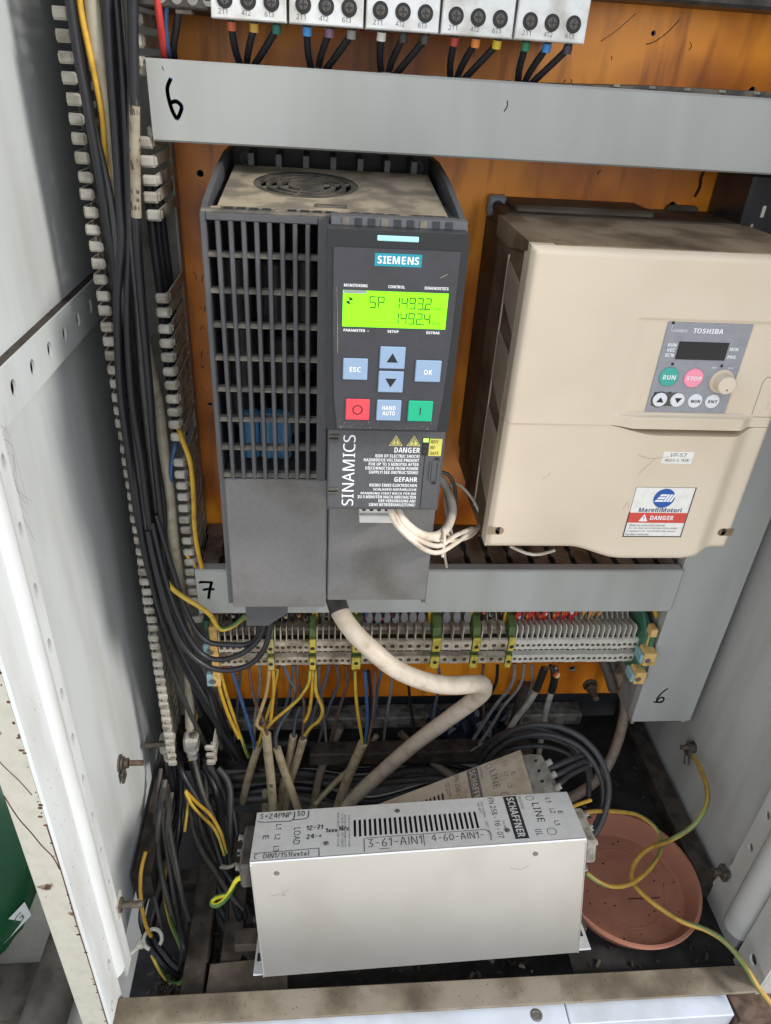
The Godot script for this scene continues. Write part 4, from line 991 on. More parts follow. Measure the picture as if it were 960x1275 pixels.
# ---------------------------------------------------------------- terminal strip
func terminals() -> void:
	var st = thing("terminal_strip", "long row of grey and white screw terminals under duct 7", "terminal strip", Vector3(190, -170, 0))
	part("rail", sh().box(-40, 430, -150, -115, 4, 11), "screw", st)
	var prof = [Vector2(6, -130), Vector2(38, -128), Vector2(45, -130), Vector2(46, -133), Vector2(61, -134), Vector2(62.5, -135), Vector2(62.5, -146), Vector2(56, -147), Vector2(56, -154), Vector2(62, -154.6), Vector2(62, -165), Vector2(52, -170), Vector2(6, -172)]
	var fin = [Vector2(38, -128), Vector2(44, -122), Vector2(57, -118), Vector2(60.4, -120), Vector2(60.4, -134), Vector2(45, -134)]
	var meshes := {}
	var make = func(w: float, tone: Color, dark: Color) -> ArrayMesh:
		var s := sh(tone)
		s.prism(prof, 0, 0.12, w - 0.12)
		s.prism(fin, 0, 0.2, 1.3)
		s.prism([Vector2(8, -118), Vector2(30, -116), Vector2(40, -128), Vector2(8, -130)], 0, 0.3, 1.4)
		s.col = dark
		var m = w * 0.5
		s.disc(Vector3(m, -140.6, 62.56), Vector3(0, 0, 1), minf(w * 0.33, 2.4), 12)
		s.disc(Vector3(m, -160, 62.06), Vector3(0, 0, 1), minf(w * 0.33, 2.3), 12)
		s.col = lin(128, 118, 102)
		s.disc(Vector3(m, -141.0, 62.62), Vector3(0, 0, 1), minf(w * 0.19, 1.4), 10)
		s.disc(Vector3(m, -160.4, 62.12), Vector3(0, 0, 1), minf(w * 0.19, 1.4), 10)
		s.col = dark
		s.box(m - 1.0, m + 1.0, -141.2, -140.8, 62.62, 62.66)
		s.box(0.9, w - 0.5, -153.6, -147.5, 56.0, 56.15)
		s.box(1.5, w - 0.3, -133.8, -133.4, 47, 58)  # dark strip between the fins: their shade put into the colour
		return s.mesh(Vector3.ZERO)
	var hole = lin(58, 50, 42)
	var white = lin(232, 228, 220)
	var dusty = lin(232, 226, 216)
	var earth = func(w: float, bright: bool) -> ArrayMesh:
		var gr = lin(88, 108, 58) if bright else lin(100, 112, 70)
		var ye = lin(206, 188, 84) if bright else lin(190, 178, 118)
		var s := sh(gr)
		s.prism(prof.map(func(q): return q + Vector2(1.4, 0.0)), 0, 0.1, w - 0.1)
		s.prism([Vector2(26, -112), Vector2(46, -114), Vector2(58, -120), Vector2(60, -132), Vector2(20, -130)], 0, 0.5, w - 0.5)
		s.col = ye
		s.box(0.3, w - 0.3, -146.4, -129, 62, 65.2, 0.8)
		s.box(0.3, w - 0.3, -170, -154.4, 61, 65, 0.8)
		s.col = hole
		s.disc(Vector3(w * 0.5, -140, 65.3), Vector3(0, 0, 1), 2.4, 12)
		s.disc(Vector3(w * 0.5, -161, 65.1), Vector3(0, 0, 1), 2.3, 12)
		return s.mesh(Vector3.ZERO)
	var run = [[-30.5, 8, 6.0, 0], [17.5, 1, 7.2, 2], [24.8, 6, 5.8, 0], [59.7, 1, 7.2, 3], [67, 6, 6.0, 0], [103.2, 1, 9.8, 3], [113.2, 8, 9.0, 1], [185.2, 1, 9.8, 3], [195.2, 3, 10.6, 1], [227.3, 1, 8.4, 3], [236, 3, 9.6, 1], [265, 1, 7.0, 3], [272.4, 23, 5.78, 4]]
	for r in run:
		var key = "%d_%.1f" % [r[3], r[2]]
		if not meshes.has(key):
			meshes[key] = earth.call(r[2], r[3] == 3) if r[3] in [2, 3] else make.call(r[2], white if r[3] == 4 else dusty, hole)
		for k in r[1]:
			again("earth_terminal" if r[3] in [2, 3] else "terminal_block", meshes[key], "earth_block" if r[3] in [2, 3] else "terminal_white" if r[3] == 4 else "terminal", st, Vector3(r[0] + k * r[2], rng.randf_range(-0.25, 0.25), rng.randf_range(-0.3, 0.3)) - bases[st])
	# end clamps
	for q in [[405.4, 408.4, 0], [409.2, 412.8, 5]]:
		part("end_plate", sh().prism([Vector2(4, -98 - q[2]), Vector2(50, -104 - q[2]), Vector2(72 + q[2], -120), Vector2(74 + q[2], -172), Vector2(60, -182), Vector2(4, -176)], 0, q[0], q[1]), "end_green", st, "green end plate at the right end")
	for q in [[407, 414, -118, -108, 66, 78], [402, 415, -148, -131, 72, 88], [400, 412, -176, -160, 70, 86], [408, 413, -162, -118, 62, 74]]:
		part("end_bracket", sh().box(q[0], q[1], q[2], q[3], q[4], q[5], 1.0), "end_gold", st, "gold end bracket at the right end")
	part("bracket_insert", sh().box(399, 402.6, -146, -135, 70, 86, 1.0), "end_blue", st)
	part("bracket_insert", sh().box(397, 400.6, -175, -164, 68, 84, 1.0), "end_blue", st)
	part("bracket_screw", sh().disc(Vector3(406, -140, 88.1), Vector3(0, 0, 1), 3.2), "ink_grey", st)
	part("bracket_screw", sh().disc(Vector3(403.6, -168, 86.1), Vector3(0, 0, 1), 3.2), "ink_grey", st)
	var gl := sh()
	gl.box(-38.5, -31, -176, -112, 44, 64, 1.0).box(-38.5, -30.6, -190, -172, 46, 67, 1.0).box(-39, -31, -150, -136, 46, 66, 1.0)
	part("end_bracket", gl, "end_gold", st, "cream end bracket at the left end")
	part("bracket_insert", sh().box(-46, -38.6, -150, -136, 44, 64, 1.0), "end_blue", st)
	part("bracket_insert", sh().box(-45, -37, -190, -174, 44, 66.5, 1.0), "end_blue", st)
	part("end_plate", sh().box(-44, -39, -122, -110, 30, 58, 1.0), "end_green", st)
	part("bracket_screw", sh().disc(Vector3(-38.4, -143, 66.6), Vector3(0, 0, 1), 3.4), "ink_grey", st)
	part("bracket_screw", sh().disc(Vector3(-38.4, -182, 67.6), Vector3(0, 0, 1), 3.4), "ink_grey", st)
	# oval grey tags standing on the wide blocks
	for x in [118, 127, 136, 145, 154, 163, 172, 198, 209, 220]:
		var o := sh()
		o.disc(Vector3(x + 3, -117, 45), Vector3(-0.15, 0.45, 1).normalized(), 3.6, 16, 6.2)
		o.disc(Vector3(x + 3, -117, 44), Vector3(0.15, -0.45, -1).normalized(), 3.6, 16, 6.2)
		part("oval_tag", o, "tag_grey", st)
	# short wires between duct 7 and the blocks, each with its marker
	var G := "marked wires between duct 7 and the terminals"
	var spots = []
	for k in 7: spots.append([-26 + k * 6.0, "black", [lin(210, 150, 90), lin(196, 196, 190), lin(60, 60, 62)][k % 3], 0])
	for k in 11: spots.append([28 + k * 6.6, "black", [lin(214, 158, 108), lin(206, 186, 160), lin(70, 66, 64)][k % 3], 0])
	for k in 4: spots.append([116 + k * 9.0, "black" if k else "blue", lin(200, 76, 92), 1])
	for k in 3: spots.append([238 + k * 10.0, "black", [lin(214, 96, 70), lin(226, 226, 222), lin(220, 130, 62)][k], 2])
	for k in 15: spots.append([273 + k * 4.6, "red", [lin(226, 110, 60), lin(224, 168, 66), lin(214, 84, 62), lin(232, 196, 90), lin(90, 110, 150), lin(222, 222, 218)][(k * 5) % 6], 3])
	for k in 4: spots.append([347 + k * 5.6, "tan", [lin(220, 186, 96), lin(206, 140, 80)][k % 2], 4])
	var named = ["black marked wires above the narrow left terminals", "pink marked wires beside the thick cable", "black wires between the two right earth terminals", "red marked wires above the white terminals", "tan marked wires above the white terminals"]
	var nth = ["first", "second", "third", "fourth", "fifth", "sixth", "seventh", "eighth", "ninth", "tenth", "eleventh", "twelfth", "thirteenth", "fourteenth", "fifteenth", "sixteenth", "seventeenth", "eighteenth"]
	var seen = [0, 0, 0, 0, 0]
	for q in spots:
		var x = q[0] + rng.randf_range(-0.8, 0.8)
		var b = Vector3(x + rng.randf_range(-3, 3), -78, 46 + rng.randf_range(-6, 8))
		var e2 = Vector3(x + 2.4, -130, 34 + rng.randf_range(-1, 5))
		var mid = b.lerp(e2, 0.5) + Vector3(0, 0, rng.randf_range(2, 8))
		var s := sh(hue[q[1]][0])
		s.tube([b, mid, e2], 1.6, 7)
		var o = single("marked_wire", s, "wire", "%s from the left of the %s" % [nth[seen[q[3]]], named[q[3]]], "wire", b, G)
		seen[q[3]] += 1
		var t := sh(q[2])
		var dir = (e2 - mid).normalized()
		var mp = mid.lerp(e2, rng.randf_range(0.22, 0.5))
		t.tube([mp, mp + dir * 5.0], 2.2, 7)
		part("marker", t, "wire", o)
	for q in [[182, "yellow wire dropping behind the third earth terminal"], [226, "left yellow wire behind the fourth earth terminal"], [262, "yellow wire dropping behind the last earth terminal"], [62, "yellow wire dropping behind the second earth terminal"], [66, "second yellow wire dropping behind the second earth terminal"], [106, "yellow wire hidden behind the thick cable's top"]]:
		var s := sh(hue["yellow"][0])
		s.tube([Vector3(q[0] - 4, -76, 50), Vector3(q[0] - 1, -92, 46), Vector3(q[0] + 3, -130, 38)], 1.9, 8)
		single("earth_wire", s, "wire", q[1], "wire", Vector3(q[0], -80, 46), "earth wires behind the terminals")
	var s := sh(hue["yellow"][0])
	s.tube([Vector3(408, -78, 60), Vector3(414, -96, 58), Vector3(422, -112, 56)], 2.4, 8)
	single("earth_wire", s, "wire", "yellow wire running down to the gold bracket at the right end", "wire", Vector3(408, -78, 60))
	s = sh(hue["black"][0])
	s.tube([Vector3(412, -78, 36), Vector3(425, -104, 40), Vector3(430, -140, 30)], 5.0, 10)
	single("black_cable", s, "wire", "thick black cable behind the gold bracket at the right end", "cable", Vector3(412, -78, 36))
	s = sh(lin(86, 82, 80))
	s.tube([Vector3(372, -150, 18), Vector3(378, -172, 22), Vector3(396, -205, 30), Vector3(410, -236, 34)], 5.4, 10)
	single("grey_cable", s, "cable_dusty", "dark grey cable running from under the white terminals to the right duct's foot", "cable", Vector3(372, -150, 18), "grey cables at the right duct's foot")
	s = sh(lin(100, 96, 92))
	s.tube([Vector3(392, -160, 14), Vector3(402, -190, 18), Vector3(412, -225, 22)], 4.6, 10)
	single("grey_cable", s, "cable_dusty", "second dark grey cable, behind the first at the right duct's foot", "cable", Vector3(392, -160, 14), "grey cables at the right duct's foot")


# ---------------------------------------------------------------- contactors
func contactors() -> void:
	var tones = [[lin(190, 96, 60), lin(200, 160, 70), lin(40, 110, 96)], [lin(70, 150, 220), lin(128, 98, 128), lin(150, 146, 144)], [lin(226, 224, 218), lin(60, 58, 58), lin(74, 70, 68)], [lin(176, 66, 54), lin(226, 136, 62), lin(220, 190, 50)], [lin(48, 128, 92), lin(70, 140, 216), lin(74, 66, 84)]]
	var where = ["first", "second", "third", "fourth", "last"]
	var marks = ["red, yellow and green", "blue, violet and grey", "white and black", "red, orange and yellow", "green, blue and dark"]
	for k in 5:
		var x = 1.5 + k * 45.9
		var c = thing("contactor", "%s white contactor in the top row, over wires with %s markers" % [where[k], marks[k]], "contactor", Vector3(x + 22.6, 382, 0), "white contactors in the top row")
		part("housing", sh().box(x + 0.3, x + 45.2, 384, 441, 4, 76, 1.0), "contactor", c)
		part("front_cover", sh().prism([Vector2(x + 0.6, 382.4), Vector2(x + 44.9, 382.4), Vector2(x + 44.9, 426), Vector2(x + 0.6, 426)], 2, 76, 89).box(x + 0.8, x + 44.7, 382.6, 425.8, 89, 90, 0.8), "contactor", c)
		for j in 3:
			var sx = x + 9 + j * 13.6
			part("screw_well", sh().lathe(Vector3(sx, 392, 90.1), Vector3(0, 0, 1), [[0, 0.05], [3.9, 0.05], [4.3, 0.05], [4.5, 0.5], [4.7, 0.05]], 20), "black", c)
			var so = sh().lathe(Vector3(sx, 392, 90.2), Vector3(0, 0, 1), [[3.0, 0], [2.9, 0.5], [2.4, 0.7], [0, 0.7]], 16)
			part("screw", so, "screw_dark", c)
			part("screw_slot", sh().box(sx - 2.1, sx + 2.1, 391.6, 392.4, 90.8, 91.0).box(sx - 0.4, sx + 0.4, 389.9, 394.1, 90.8, 91.02), "black", c)
			txt(c, ["2T1", "4T2", "6T3"][j], Vector3(sx - 1.4, 386.0, 90), 5.4, 2.5, "ink_grey")
			var tip = Vector3(sx + 2.0, 383.6, 78)
			var foot = Vector3(x + 15.4 + j * 1.4, 354, 56)
			var bow = Vector3([-3.4, -0.6, 4.4][j] * 0.6 + lerpf(sx + 2, foot.x, 0.62), 366.5, 66)
			var w := sh(hue["black"][0])
			w.tube([tip, tip + Vector3(0, -4, 0), bow, foot], 2.2, 9)
			var wo = single("contactor_wire", w, "wire", "%s of the three black wires under the %s white contactor" % [["left", "middle", "right"][j], where[k]], "wire", tip, "black wires under the contactors")
			var mk := sh(tones[k][j])
			mk.tube([tip + Vector3(0.2, -2.0, 0.2), tip + Vector3(0, -6.5, -0.6)], 2.9, 10)
			part("marker", mk, "wire", wo)
	var c = thing("contactor", "dark grey contactor left of the white ones in the top row", "contactor", Vector3(-20, 384, 0))
	part("housing", sh().box(-43, 0.6, 386, 441, 4, 86, 1.0), "contactor_dark", c)
	for j in 4:
		part("screw", sh().lathe(Vector3(-27 + j * 9.2, 391, 86.1), Vector3(0, 0, 1), [[3.4, 0], [3.2, 0.6], [0, 0.8]], 16), "screw", c)
		part("screw_slot", sh().box(-29 + j * 9.2, -25 + j * 9.2, 390.6, 391.4, 86.9, 87.1), "black", c)
	part("nameplate", sh().box(-20, -10, 383.6, 386, 74, 82, 0.5), "plastic_grey", c)


# ---------------------------------------------------------------- the large dark drive
func seven(parent, word: String, x: float, y: float, z: float, w: float, h: float, gap: float) -> void:   # display segments, x is the right end
	var seg = {"0": "abcdef", "1": "bc", "2": "abged", "3": "abgcd", "4": "fgbc", "9": "abcdfg", "S": "afgcd", "P": "abefg"}
	var s := sh()
	var i := word.length() - 1
	var cx := x
	var th := 0.58
	while i >= 0:
		var ch = word[i]
		if ch == ".":
			s.box(cx + gap * 0.2, cx + gap * 0.2 + 0.75, y - 0.3, y + 0.6, z, z + 0.06)
		else:
			var l = cx - w
			for q in seg[ch]:
				match q:
					"a": s.box(l + 0.3, cx - 0.3, y + h - th, y + h, z, z + 0.06)
					"d": s.box(l + 0.3, cx - 0.3, y, y + th, z, z + 0.06)
					"g": s.box(l + 0.3, cx - 0.3, y + h / 2 - th / 2, y + h / 2 + th / 2, z, z + 0.06)
					"b": s.box(cx - th, cx, y + h / 2 + 0.3, y + h - 0.3, z, z + 0.06)
					"c": s.box(cx - th, cx, y + 0.3, y + h / 2 - 0.3, z, z + 0.06)
					"f": s.box(l, l + th, y + h / 2 + 0.3, y + h - 0.3, z, z + 0.06)
					"e": s.box(l, l + th, y + 0.3, y + h / 2 - 0.3, z, z + 0.06)
			cx -= w + gap
		i -= 1
	part("digits", s, "ink_lcd", parent)


func big_drive() -> void:
	var d = thing("frequency_drive", "large dark grey frequency drive with a lit green display and grille", "drive", Vector3(76, 0, 0))
	# shell
	var side = [Vector2(0, 0), Vector2(165, 0), Vector2(165, 287), Vector2(150, 291), Vector2(90, 301), Vector2(36, 306), Vector2(0, 306)]
	part("left_wall", sh().prism(side, 0, -1.5, 2), "drive", d)
	part("right_wall", sh().prism(side, 0, 150.5, 154), "drive", d)
	part("back_body", sh().box(2, 150.5, 2, 288, 0.5, 96), "inside", d)
	for k in 7: part("heat_sink_fin", sh().box(16 + k * 19.5, 20 + k * 19.5, 286, 306, 4, 40), "drive", d)
	part("heat_sink_back", sh().box(2, 150.5, 286, 310, 0.5, 5), "black", d)
	for bx in [12, 141]: part("mounting_boss", sh().lathe(Vector3(bx, 299, 5), Vector3(0, 0, 1), [[5, 0], [5, 4], [2.4, 4], [2.4, 1], [0, 1]], 16), "drive", d)
	part("core", sh().box(72, 150.5, 100, 286, 96, 163), "drive", d)
	part("core_low", sh().box(2, 150.5, 2, 112, 96, 160), "drive_low", d)
	# sloping dusty fan cover with a real round fan grille
	var y0 := 288.6
	var yz = func(z): return y0 + (152.0 - z) * 0.092
	var fc := sh()
	var U = Vector3(0, 0.0916, -0.9958)
	var V = Vector3(0, 0.9958, 0.0916)
	var cut := 34.5
	var fx := 58.0
	var fz := 90.0
	var ring = func(s: Sh, r0: float, r1: float, lift: float, seg := 40) -> void:
		for i in seg:
			var a = TAU * i / seg; var b = TAU * (i + 1) / seg
			var P = func(r, t, dl): return Vector3(fx + r * cos(t), yz.call(fz - r * sin(t)) + dl, fz - r * sin(t))
			var q = [P.call(r0, a, lift), P.call(r1, a, lift), P.call(r1, b, lift), P.call(r0, b, lift)]
			s.tri(q[0], q[1], q[2], V, V, V); s.tri(q[0], q[2], q[3], V, V, V)
			for rr in [r0, r1]:
				var A = P.call(rr, a, lift); var B = P.call(rr, b, lift)
				var C = P.call(rr, b, lift - 2.0); var D = P.call(rr, a, lift - 2.0)
				var nn = Vector3(cos(a), 0, -sin(a)) * (1.0 if rr == r1 else -1.0)
				s.tri(A, B, C, nn, nn, nn); s.tri(A, C, D, nn, nn, nn)
	# plate round the opening: fan the square outline to the circle
	var seg := 48
	var outl = func(t): 
		var dx = cos(t); var dz = sin(t)
		var kx = (144.5 - fx) / dx if dx > 1e-4 else (7.0 - fx) / dx if dx < -1e-4 else 1e9
		var kz = (fz - 44.0) / dz if dz > 1e-4 else (fz - 152.0) / dz if dz < -1e-4 else 1e9
		return minf(kx, kz)
	var ts = []
	for i in seg: ts.append(TAU * i / seg)
	for q in [Vector2(144.5, 44), Vector2(7, 44), Vector2(7, 152), Vector2(144.5, 152)]: ts.append(fposmod(atan2(fz - q.y, q.x - fx), TAU))
	ts.sort()
	for i in ts.size():
		var a = ts[i]
		var b = ts[(i + 1) % ts.size()]
		var P = func(r, t): return Vector3(fx + r * cos(t), yz.call(fz - r * sin(t)), fz - r * sin(t))
		var q = [P.call(cut, a), P.call(outl.call(a), a), P.call(outl.call(b), b), P.call(cut, b)]
		fc.tri(q[0], q[1], q[2], V, V, V); fc.tri(q[0], q[2], q[3], V, V, V)
		fc.quad(q[1], q[2], q[2] - Vector3(0, 5, 0), q[1] - Vector3(0, 5, 0), Vector3(fx, q[1].y - 2.5, fz))
	var cover = part("fan_cover", fc, "drive_top", d, "dusty sloping fan cover")
	var fg := sh()
	ring.call(fg, 30.0, cut, -0.4); ring.call(fg, 23.5, 26.5, -0.4); ring.call(fg, 16.5, 19.5, -0.4); ring.call(fg, 0.1, 12.0, -0.4)
	for k in 6:
		var a = TAU * k / 6 + 0.3
		var p0 = Vector3(fx + 11 * cos(a), yz.call(fz - 11 * sin(a)) - 1.6, fz - 11 * sin(a))
		var p1 = Vector3(fx + 31 * cos(a), yz.call(fz - 31 * sin(a)) - 1.6, fz - 31 * sin(a))
		fg.tube([p0, p1], 1.3, 6)
	part("fan_grille", fg, "fan_grey", cover)
	part("fan_well", sh().lathe(Vector3(fx, 286.4, fz), V, [[cut, 8], [cut, 2.2], [0, 2.2]], 40), "inside", cover)
	part("cover_latch", sh().box(64, 84, 288, 290.4, 139, 146, 0.6), "fan_grey", cover)
	part("front_rim", sh().box(-1.5, 154, 284, 288.4, 153, 165, 0.8), "drive_dust", d)
	for k in 20:
		var x = 4 + k * 7.4
		part("rim_slot", sh().box(x, x + 5.2, 288.3, 288.9, 155, 160), "black" if k % 5 else "drive_top", d)

	# the grille: eight by eight openings between separate bars
	var fr := sh()
	fr.box(-1.5, 1.8, 112, 287, 158, 167, 0.6).box(66.2, 73, 112, 287, 158, 167, 0.6).box(1.8, 66.2, 283, 287, 158, 167, 0.5)
	part("grille_frame", fr, "drive", d)
	for k in 8:
		var x = 7.0 + k * 7.42
		if k < 8: part("grille_bar", sh().prism([Vector2(x, 158), Vector2(x - 0.1, 166.4), Vector2(x + 0.4, 167), Vector2(x + 2.2, 167), Vector2(x + 2.7, 166.4), Vector2(x + 2.7, 158)], 1, 113, 283), "drive", d)
	for k in 8:
		var y = 265.8 - k * 21.25
		part("grille_crossbar", sh().prism([Vector2(160.5, y - 0.6), Vector2(164.6, y - 0.9), Vector2(166.2, y - 2.4), Vector2(166.2, y - 3.4), Vector2(160.5, y - 3.6)], 0, 1.8, 66.2), "drive_dust", d)
	# what shows behind the grille
	var ce = null
	for q in [[14, 240, 11], [38, 238, 13], [58, 240, 9], [16, 196, 12], [44, 190, 13], [12, 165, 9], [50, 160, 11], [60, 205, 6]]:
		var one = part("capacitor", sh().lathe(Vector3(q[0], q[1] - 22, 134), Vector3.UP, [[0, 0], [q[2], 0], [q[2], 38], [q[2] - 2, 40], [0, 40]], 18), "cap_dark", d, "dark capacitor behind the grille")
		if q[0] == 38: ce = one
	txt(ce, "580-A5407", Vector3(51, 237, 149), 24, 3.2, "ink_grey", Vector3.DOWN, Vector3.RIGHT)
	txt(ce, "5 S8CL", Vector3(34, 232, 149), 17, 3.0, "ink_grey", Vector3.DOWN, Vector3.RIGHT)
	for k in 3:
		part("capacitor", sh().lathe(Vector3(20 + k * 11.5, 119, 142), Vector3.UP, [[0, 0], [5.6, 0], [5.6, 34], [4.8, 35], [0, 35]], 16), "cap_blue", d, "light blue capacitor behind the lower grille")
	part("circuit_board", sh().box(2, 68, 112, 284, 100, 102), "inside", d)

	# lower covers with the seam between them
	part("lower_cover", sh().box(2, 74.2, -3, 112.4, 158, 167, 1.0), "drive_low", d)
	part("lower_cover", sh().box(75.2, 153.6, 3, 100, 158, 166, 1.0), "drive_low", d)
	var tag = part("bottom_tag", sh().prism([Vector2(6, -3), Vector2(42, -3), Vector2(42, -48), Vector2(24, -62), Vector2(5.6, -62)], 2, 117, 120), "drive", d, "grey tongue hanging from the bottom")
	part("pen_mark", sh().ribbon([Vector2(0, 0), Vector2(1.5, 1.5), Vector2(3, 0), Vector2(4.5, 1.2)], 0.5, Vector3.RIGHT, Vector3.UP, Vector3(33, -38, 120)), "key_white", tag)
	part("neck", sh().box(6, 150, -6, 2, 20, 118), "drive", d)

	# control unit
	part("control_unit", sh().prism([Vector2(165, 96), Vector2(208, 114), Vector2(208, 287), Vector2(204.5, 295), Vector2(199, 295.2), Vector2(197, 290.8), Vector2(165, 290)], 0, 73.5, 147), "drive", d)
	for k in 9:
		var x = 79 + k * 7.0
		part("top_slot", sh().prism([Vector2(207.7, 287.8), Vector2(204.8, 294.2), Vector2(205.3, 294.5), Vector2(208.2, 288)], 0, x, x + 3.8), "black" if k % 3 else "drive_dust", d)
	var door = part("control_door", sh().box(73.6, 145.6, 115.4, 178, 206, 209.6, 0.8), "drive", d)
	part("door_seam", sh().box(134.6, 135.2, 115.8, 156, 209.6, 209.72), "black", door)
	part("hinge_clip", sh().box(74, 80, 164, 166, 209.6, 210.6, 0.3).box(74, 81, 167.5, 169, 209.6, 210.8, 0.3).box(74, 80, 126.6, 128, 209.6, 210.6, 0.3).box(74, 81, 129.4, 131, 209.6, 210.8, 0.3), "drive_dust", door)
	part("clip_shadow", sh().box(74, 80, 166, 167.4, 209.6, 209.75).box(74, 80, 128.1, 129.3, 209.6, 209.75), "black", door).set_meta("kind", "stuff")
	var z := 209.65
	txt(door, "SINAMICS", Vector3(86.7, 143.3, z), 51, 7.6, "ink_white", Vector3.UP, Vector3.LEFT)
	for x in [115.8, 127.0]:
		var w := sh()
		w.prism([Vector2(x - 4.3, 162), Vector2(x + 4.3, 162), Vector2(x, 169.2)], 2, z, z + 0.12)
		part("warning_triangle", w, "warn", door)
		var wi := sh()
		for e in [[Vector2(-3.2, 162.7), Vector2(3.2, 162.7)], [Vector2(3.2, 162.7), Vector2(0, 168)], [Vector2(0, 168), Vector2(-3.2, 162.7)]]:
			wi.ribbon([e[0] + Vector2(x, 0), e[1] + Vector2(x, 0)], 0.35, Vector3.RIGHT, Vector3.UP, Vector3(0, 0, z + 0.12))
		if x < 120: wi.ribbon([Vector2(x, 166.2), Vector2(x, 164.4)], 0.6, Vector3.RIGHT, Vector3.UP, Vector3(0, 0, z + 0.12)).disc(Vector3(x, 163.6, z + 0.24), Vector3(0, 0, 1), 0.35, 8)
		else: wi.ribbon([Vector2(x + 0.5, 166.6), Vector2(x - 0.6, 164.9), Vector2(x + 0.5, 164.9), Vector2(x - 0.3, 163.3)], 0.4, Vector3.RIGHT, Vector3.UP, Vector3(0, 0, z + 0.12))
		part("warning_sign", wi, "ink_black", door)
	txt(door, "DANGER", Vector3(131.4, 159.0, z), 16.2, 3.6, "ink_white", Vector3.RIGHT, Vector3.UP, "bold", 1)
	var en = ["RISK OF ELECTRIC SHOCK!", "HAZARDOUS VOLTAGE PRESENT", "FOR UP TO 5 MINUTES AFTER", "DISCONNECTION FROM POWER", "SUPPLY! SEE INSTRUCTIONS!"]
	var ew = [28.0, 35.2, 32.0, 34.0, 31.6]
	for k in 5: txt(door, en[k], Vector3(131.4, 154.7 - k * 2.95, z), ew[k], 2.15, "ink_white", Vector3.RIGHT, Vector3.UP, "bold", 1)
	txt(door, "GEFAHR", Vector3(131.4, 137.8, z), 15, 3.4, "ink_white", Vector3.RIGHT, Vector3.UP, "bold", 1)
	var de = ["RISIKO EINES ELEKTRISCHEN", "SCHLAGES! GEFÄHRLICHE", "SPANNUNG STEHT NOCH FÜR BIS", "ZU 5 MINUTEN NACH ABSCHALTEN", "DER VERSORGUNG AN!", "SIEHE BETRIEBSANLEITUNG!"]
	var dw = [30.8, 28.2, 36.4, 38.2, 24.4, 30.6]
	for k in 6: txt(door, de[k], Vector3(131.4, 133.4 - k * 2.95, z), dw[k], 2.15, "ink_white", Vector3.RIGHT, Vector3.UP, "bold", 1)
	part("led_window", sh().box(132.6, 136.4, 155.6, 168, 209.6, 210.2, 0.2), "black", door)
	var led = mat("led_green", [150, 240, 90], 0.4, 0.0, "")
	led.emission_enabled = true; led.emission = Color8(150, 240, 80); led.emission_energy_multiplier = 0.9
	part("status_led", sh().box(132.9, 136.1, 165.2, 167.8, 210.2, 210.6, 0.1), led, door, "lit yellow green status light")
	part("led_lens", sh().box(133.2, 135.8, 161.4, 163.6, 210.2, 210.4).box(133.2, 135.8, 157.4, 159.6, 210.2, 210.4), "cap_dark", door)
	part("led_label", sh().box(137, 145, 155.2, 167.2, 209.6, 209.75), "sticker_yellow", door)
	for k in 3: txt(door, ["RDY", "BF", "SAFE"][k], Vector3(138, 165.2 - k * 4.0, 209.78), [4.6, 3.0, 5.6][k], 2.3, "ink_black", Vector3.RIGHT, Vector3.UP, "sans", -1)
	part("port_flap", sh().box(138.4, 145.2, 137.4, 151.4, 209.6, 210.3, 0.3), "drive", door)
	part("port_line", sh().box(139.6, 140, 138, 151, 210.3, 210.4).box(143.2, 143.6, 138, 151, 210.3, 210.4).box(141.6, 144.4, 152.4, 153.8, 209.6, 210).box(141, 143.6, 134.8, 136.2, 209.6, 210), "black", door)
	# white connector under the control unit
	var cn = part("connector", sh().box(97, 126, 85.5, 92, 166, 181, 0.6).box(97, 126, 92, 104, 166, 178, 0.4), "terminal_white", d, "white plug connector under the control unit")
	for k in 5: part("wire_entry", sh().box(98.6 + k * 5.4, 101.6 + k * 5.4, 95.4, 100.4, 178, 178.2).disc(Vector3(100.1 + k * 5.4, 95.4, 178.25), Vector3(0, 0, 1), 1.5, 10), "black", cn)

	# keypad
	var k0 = part("keypad", sh().prism([Vector2(71.4, 291.6), Vector2(145.2, 291.6), Vector2(146, 284), Vector2(145.4, 180), Vector2(144, 177.6), Vector2(73, 177.6), Vector2(71.6, 180), Vector2(71, 284)], 2, 209.8, 221.6), "keypad_black", d, "dark operator keypad with green display")
	part("front_sheet", sh().prism([Vector2(74.6, 282.8), Vector2(141.6, 282.8), Vector2(141.4, 240), Vector2(140.2, 200), Vector2(138.4, 179), Vector2(78.4, 179), Vector2(76.2, 200), Vector2(75.0, 240)], 2, 221.6, 222.3), "keypad", k0)
	part("light_bar", sh().box(97, 118.8, 286.6, 289.4, 221.6, 222.4, 0.4), "led_bar", k0)
	part("brand_plate", sh().box(96.2, 121.2, 274, 280.6, 222.3, 222.5), "teal", k0)
	z = 222.35
	txt(k0, "SIEMENS", Vector3(108.7, 277.3, 222.52), 22, 3.9, "ink_white", Vector3.RIGHT, Vector3.UP, "bold")
	var lcd = mat("lcd", [112, 214, 20], 0.25, 0.0, "")
	lcd.roughness = 0.1; lcd.emission_enabled = true; lcd.emission = Color8(112, 232, 0); lcd.emission_energy_multiplier = 0.62
	part("display", sh().box(80, 137.3, 241, 260.8, 222.3, 222.5), lcd, k0, "lit yellow green display")
	part("display_tab", sh().box(80.4, 92.6, 259.2, 260.8, 222.5, 222.56), "panel_grey", k0)
	seven(k0, "SP", 102.6, 251.6, 222.5, 3.6, 6.4, 1.0)
	seven(k0, "1493.2", 128.4, 251.6, 222.5, 3.5, 6.4, 0.85)
	seven(k0, "1492.4", 128.4, 243.2, 222.5, 3.5, 6.4, 0.85)
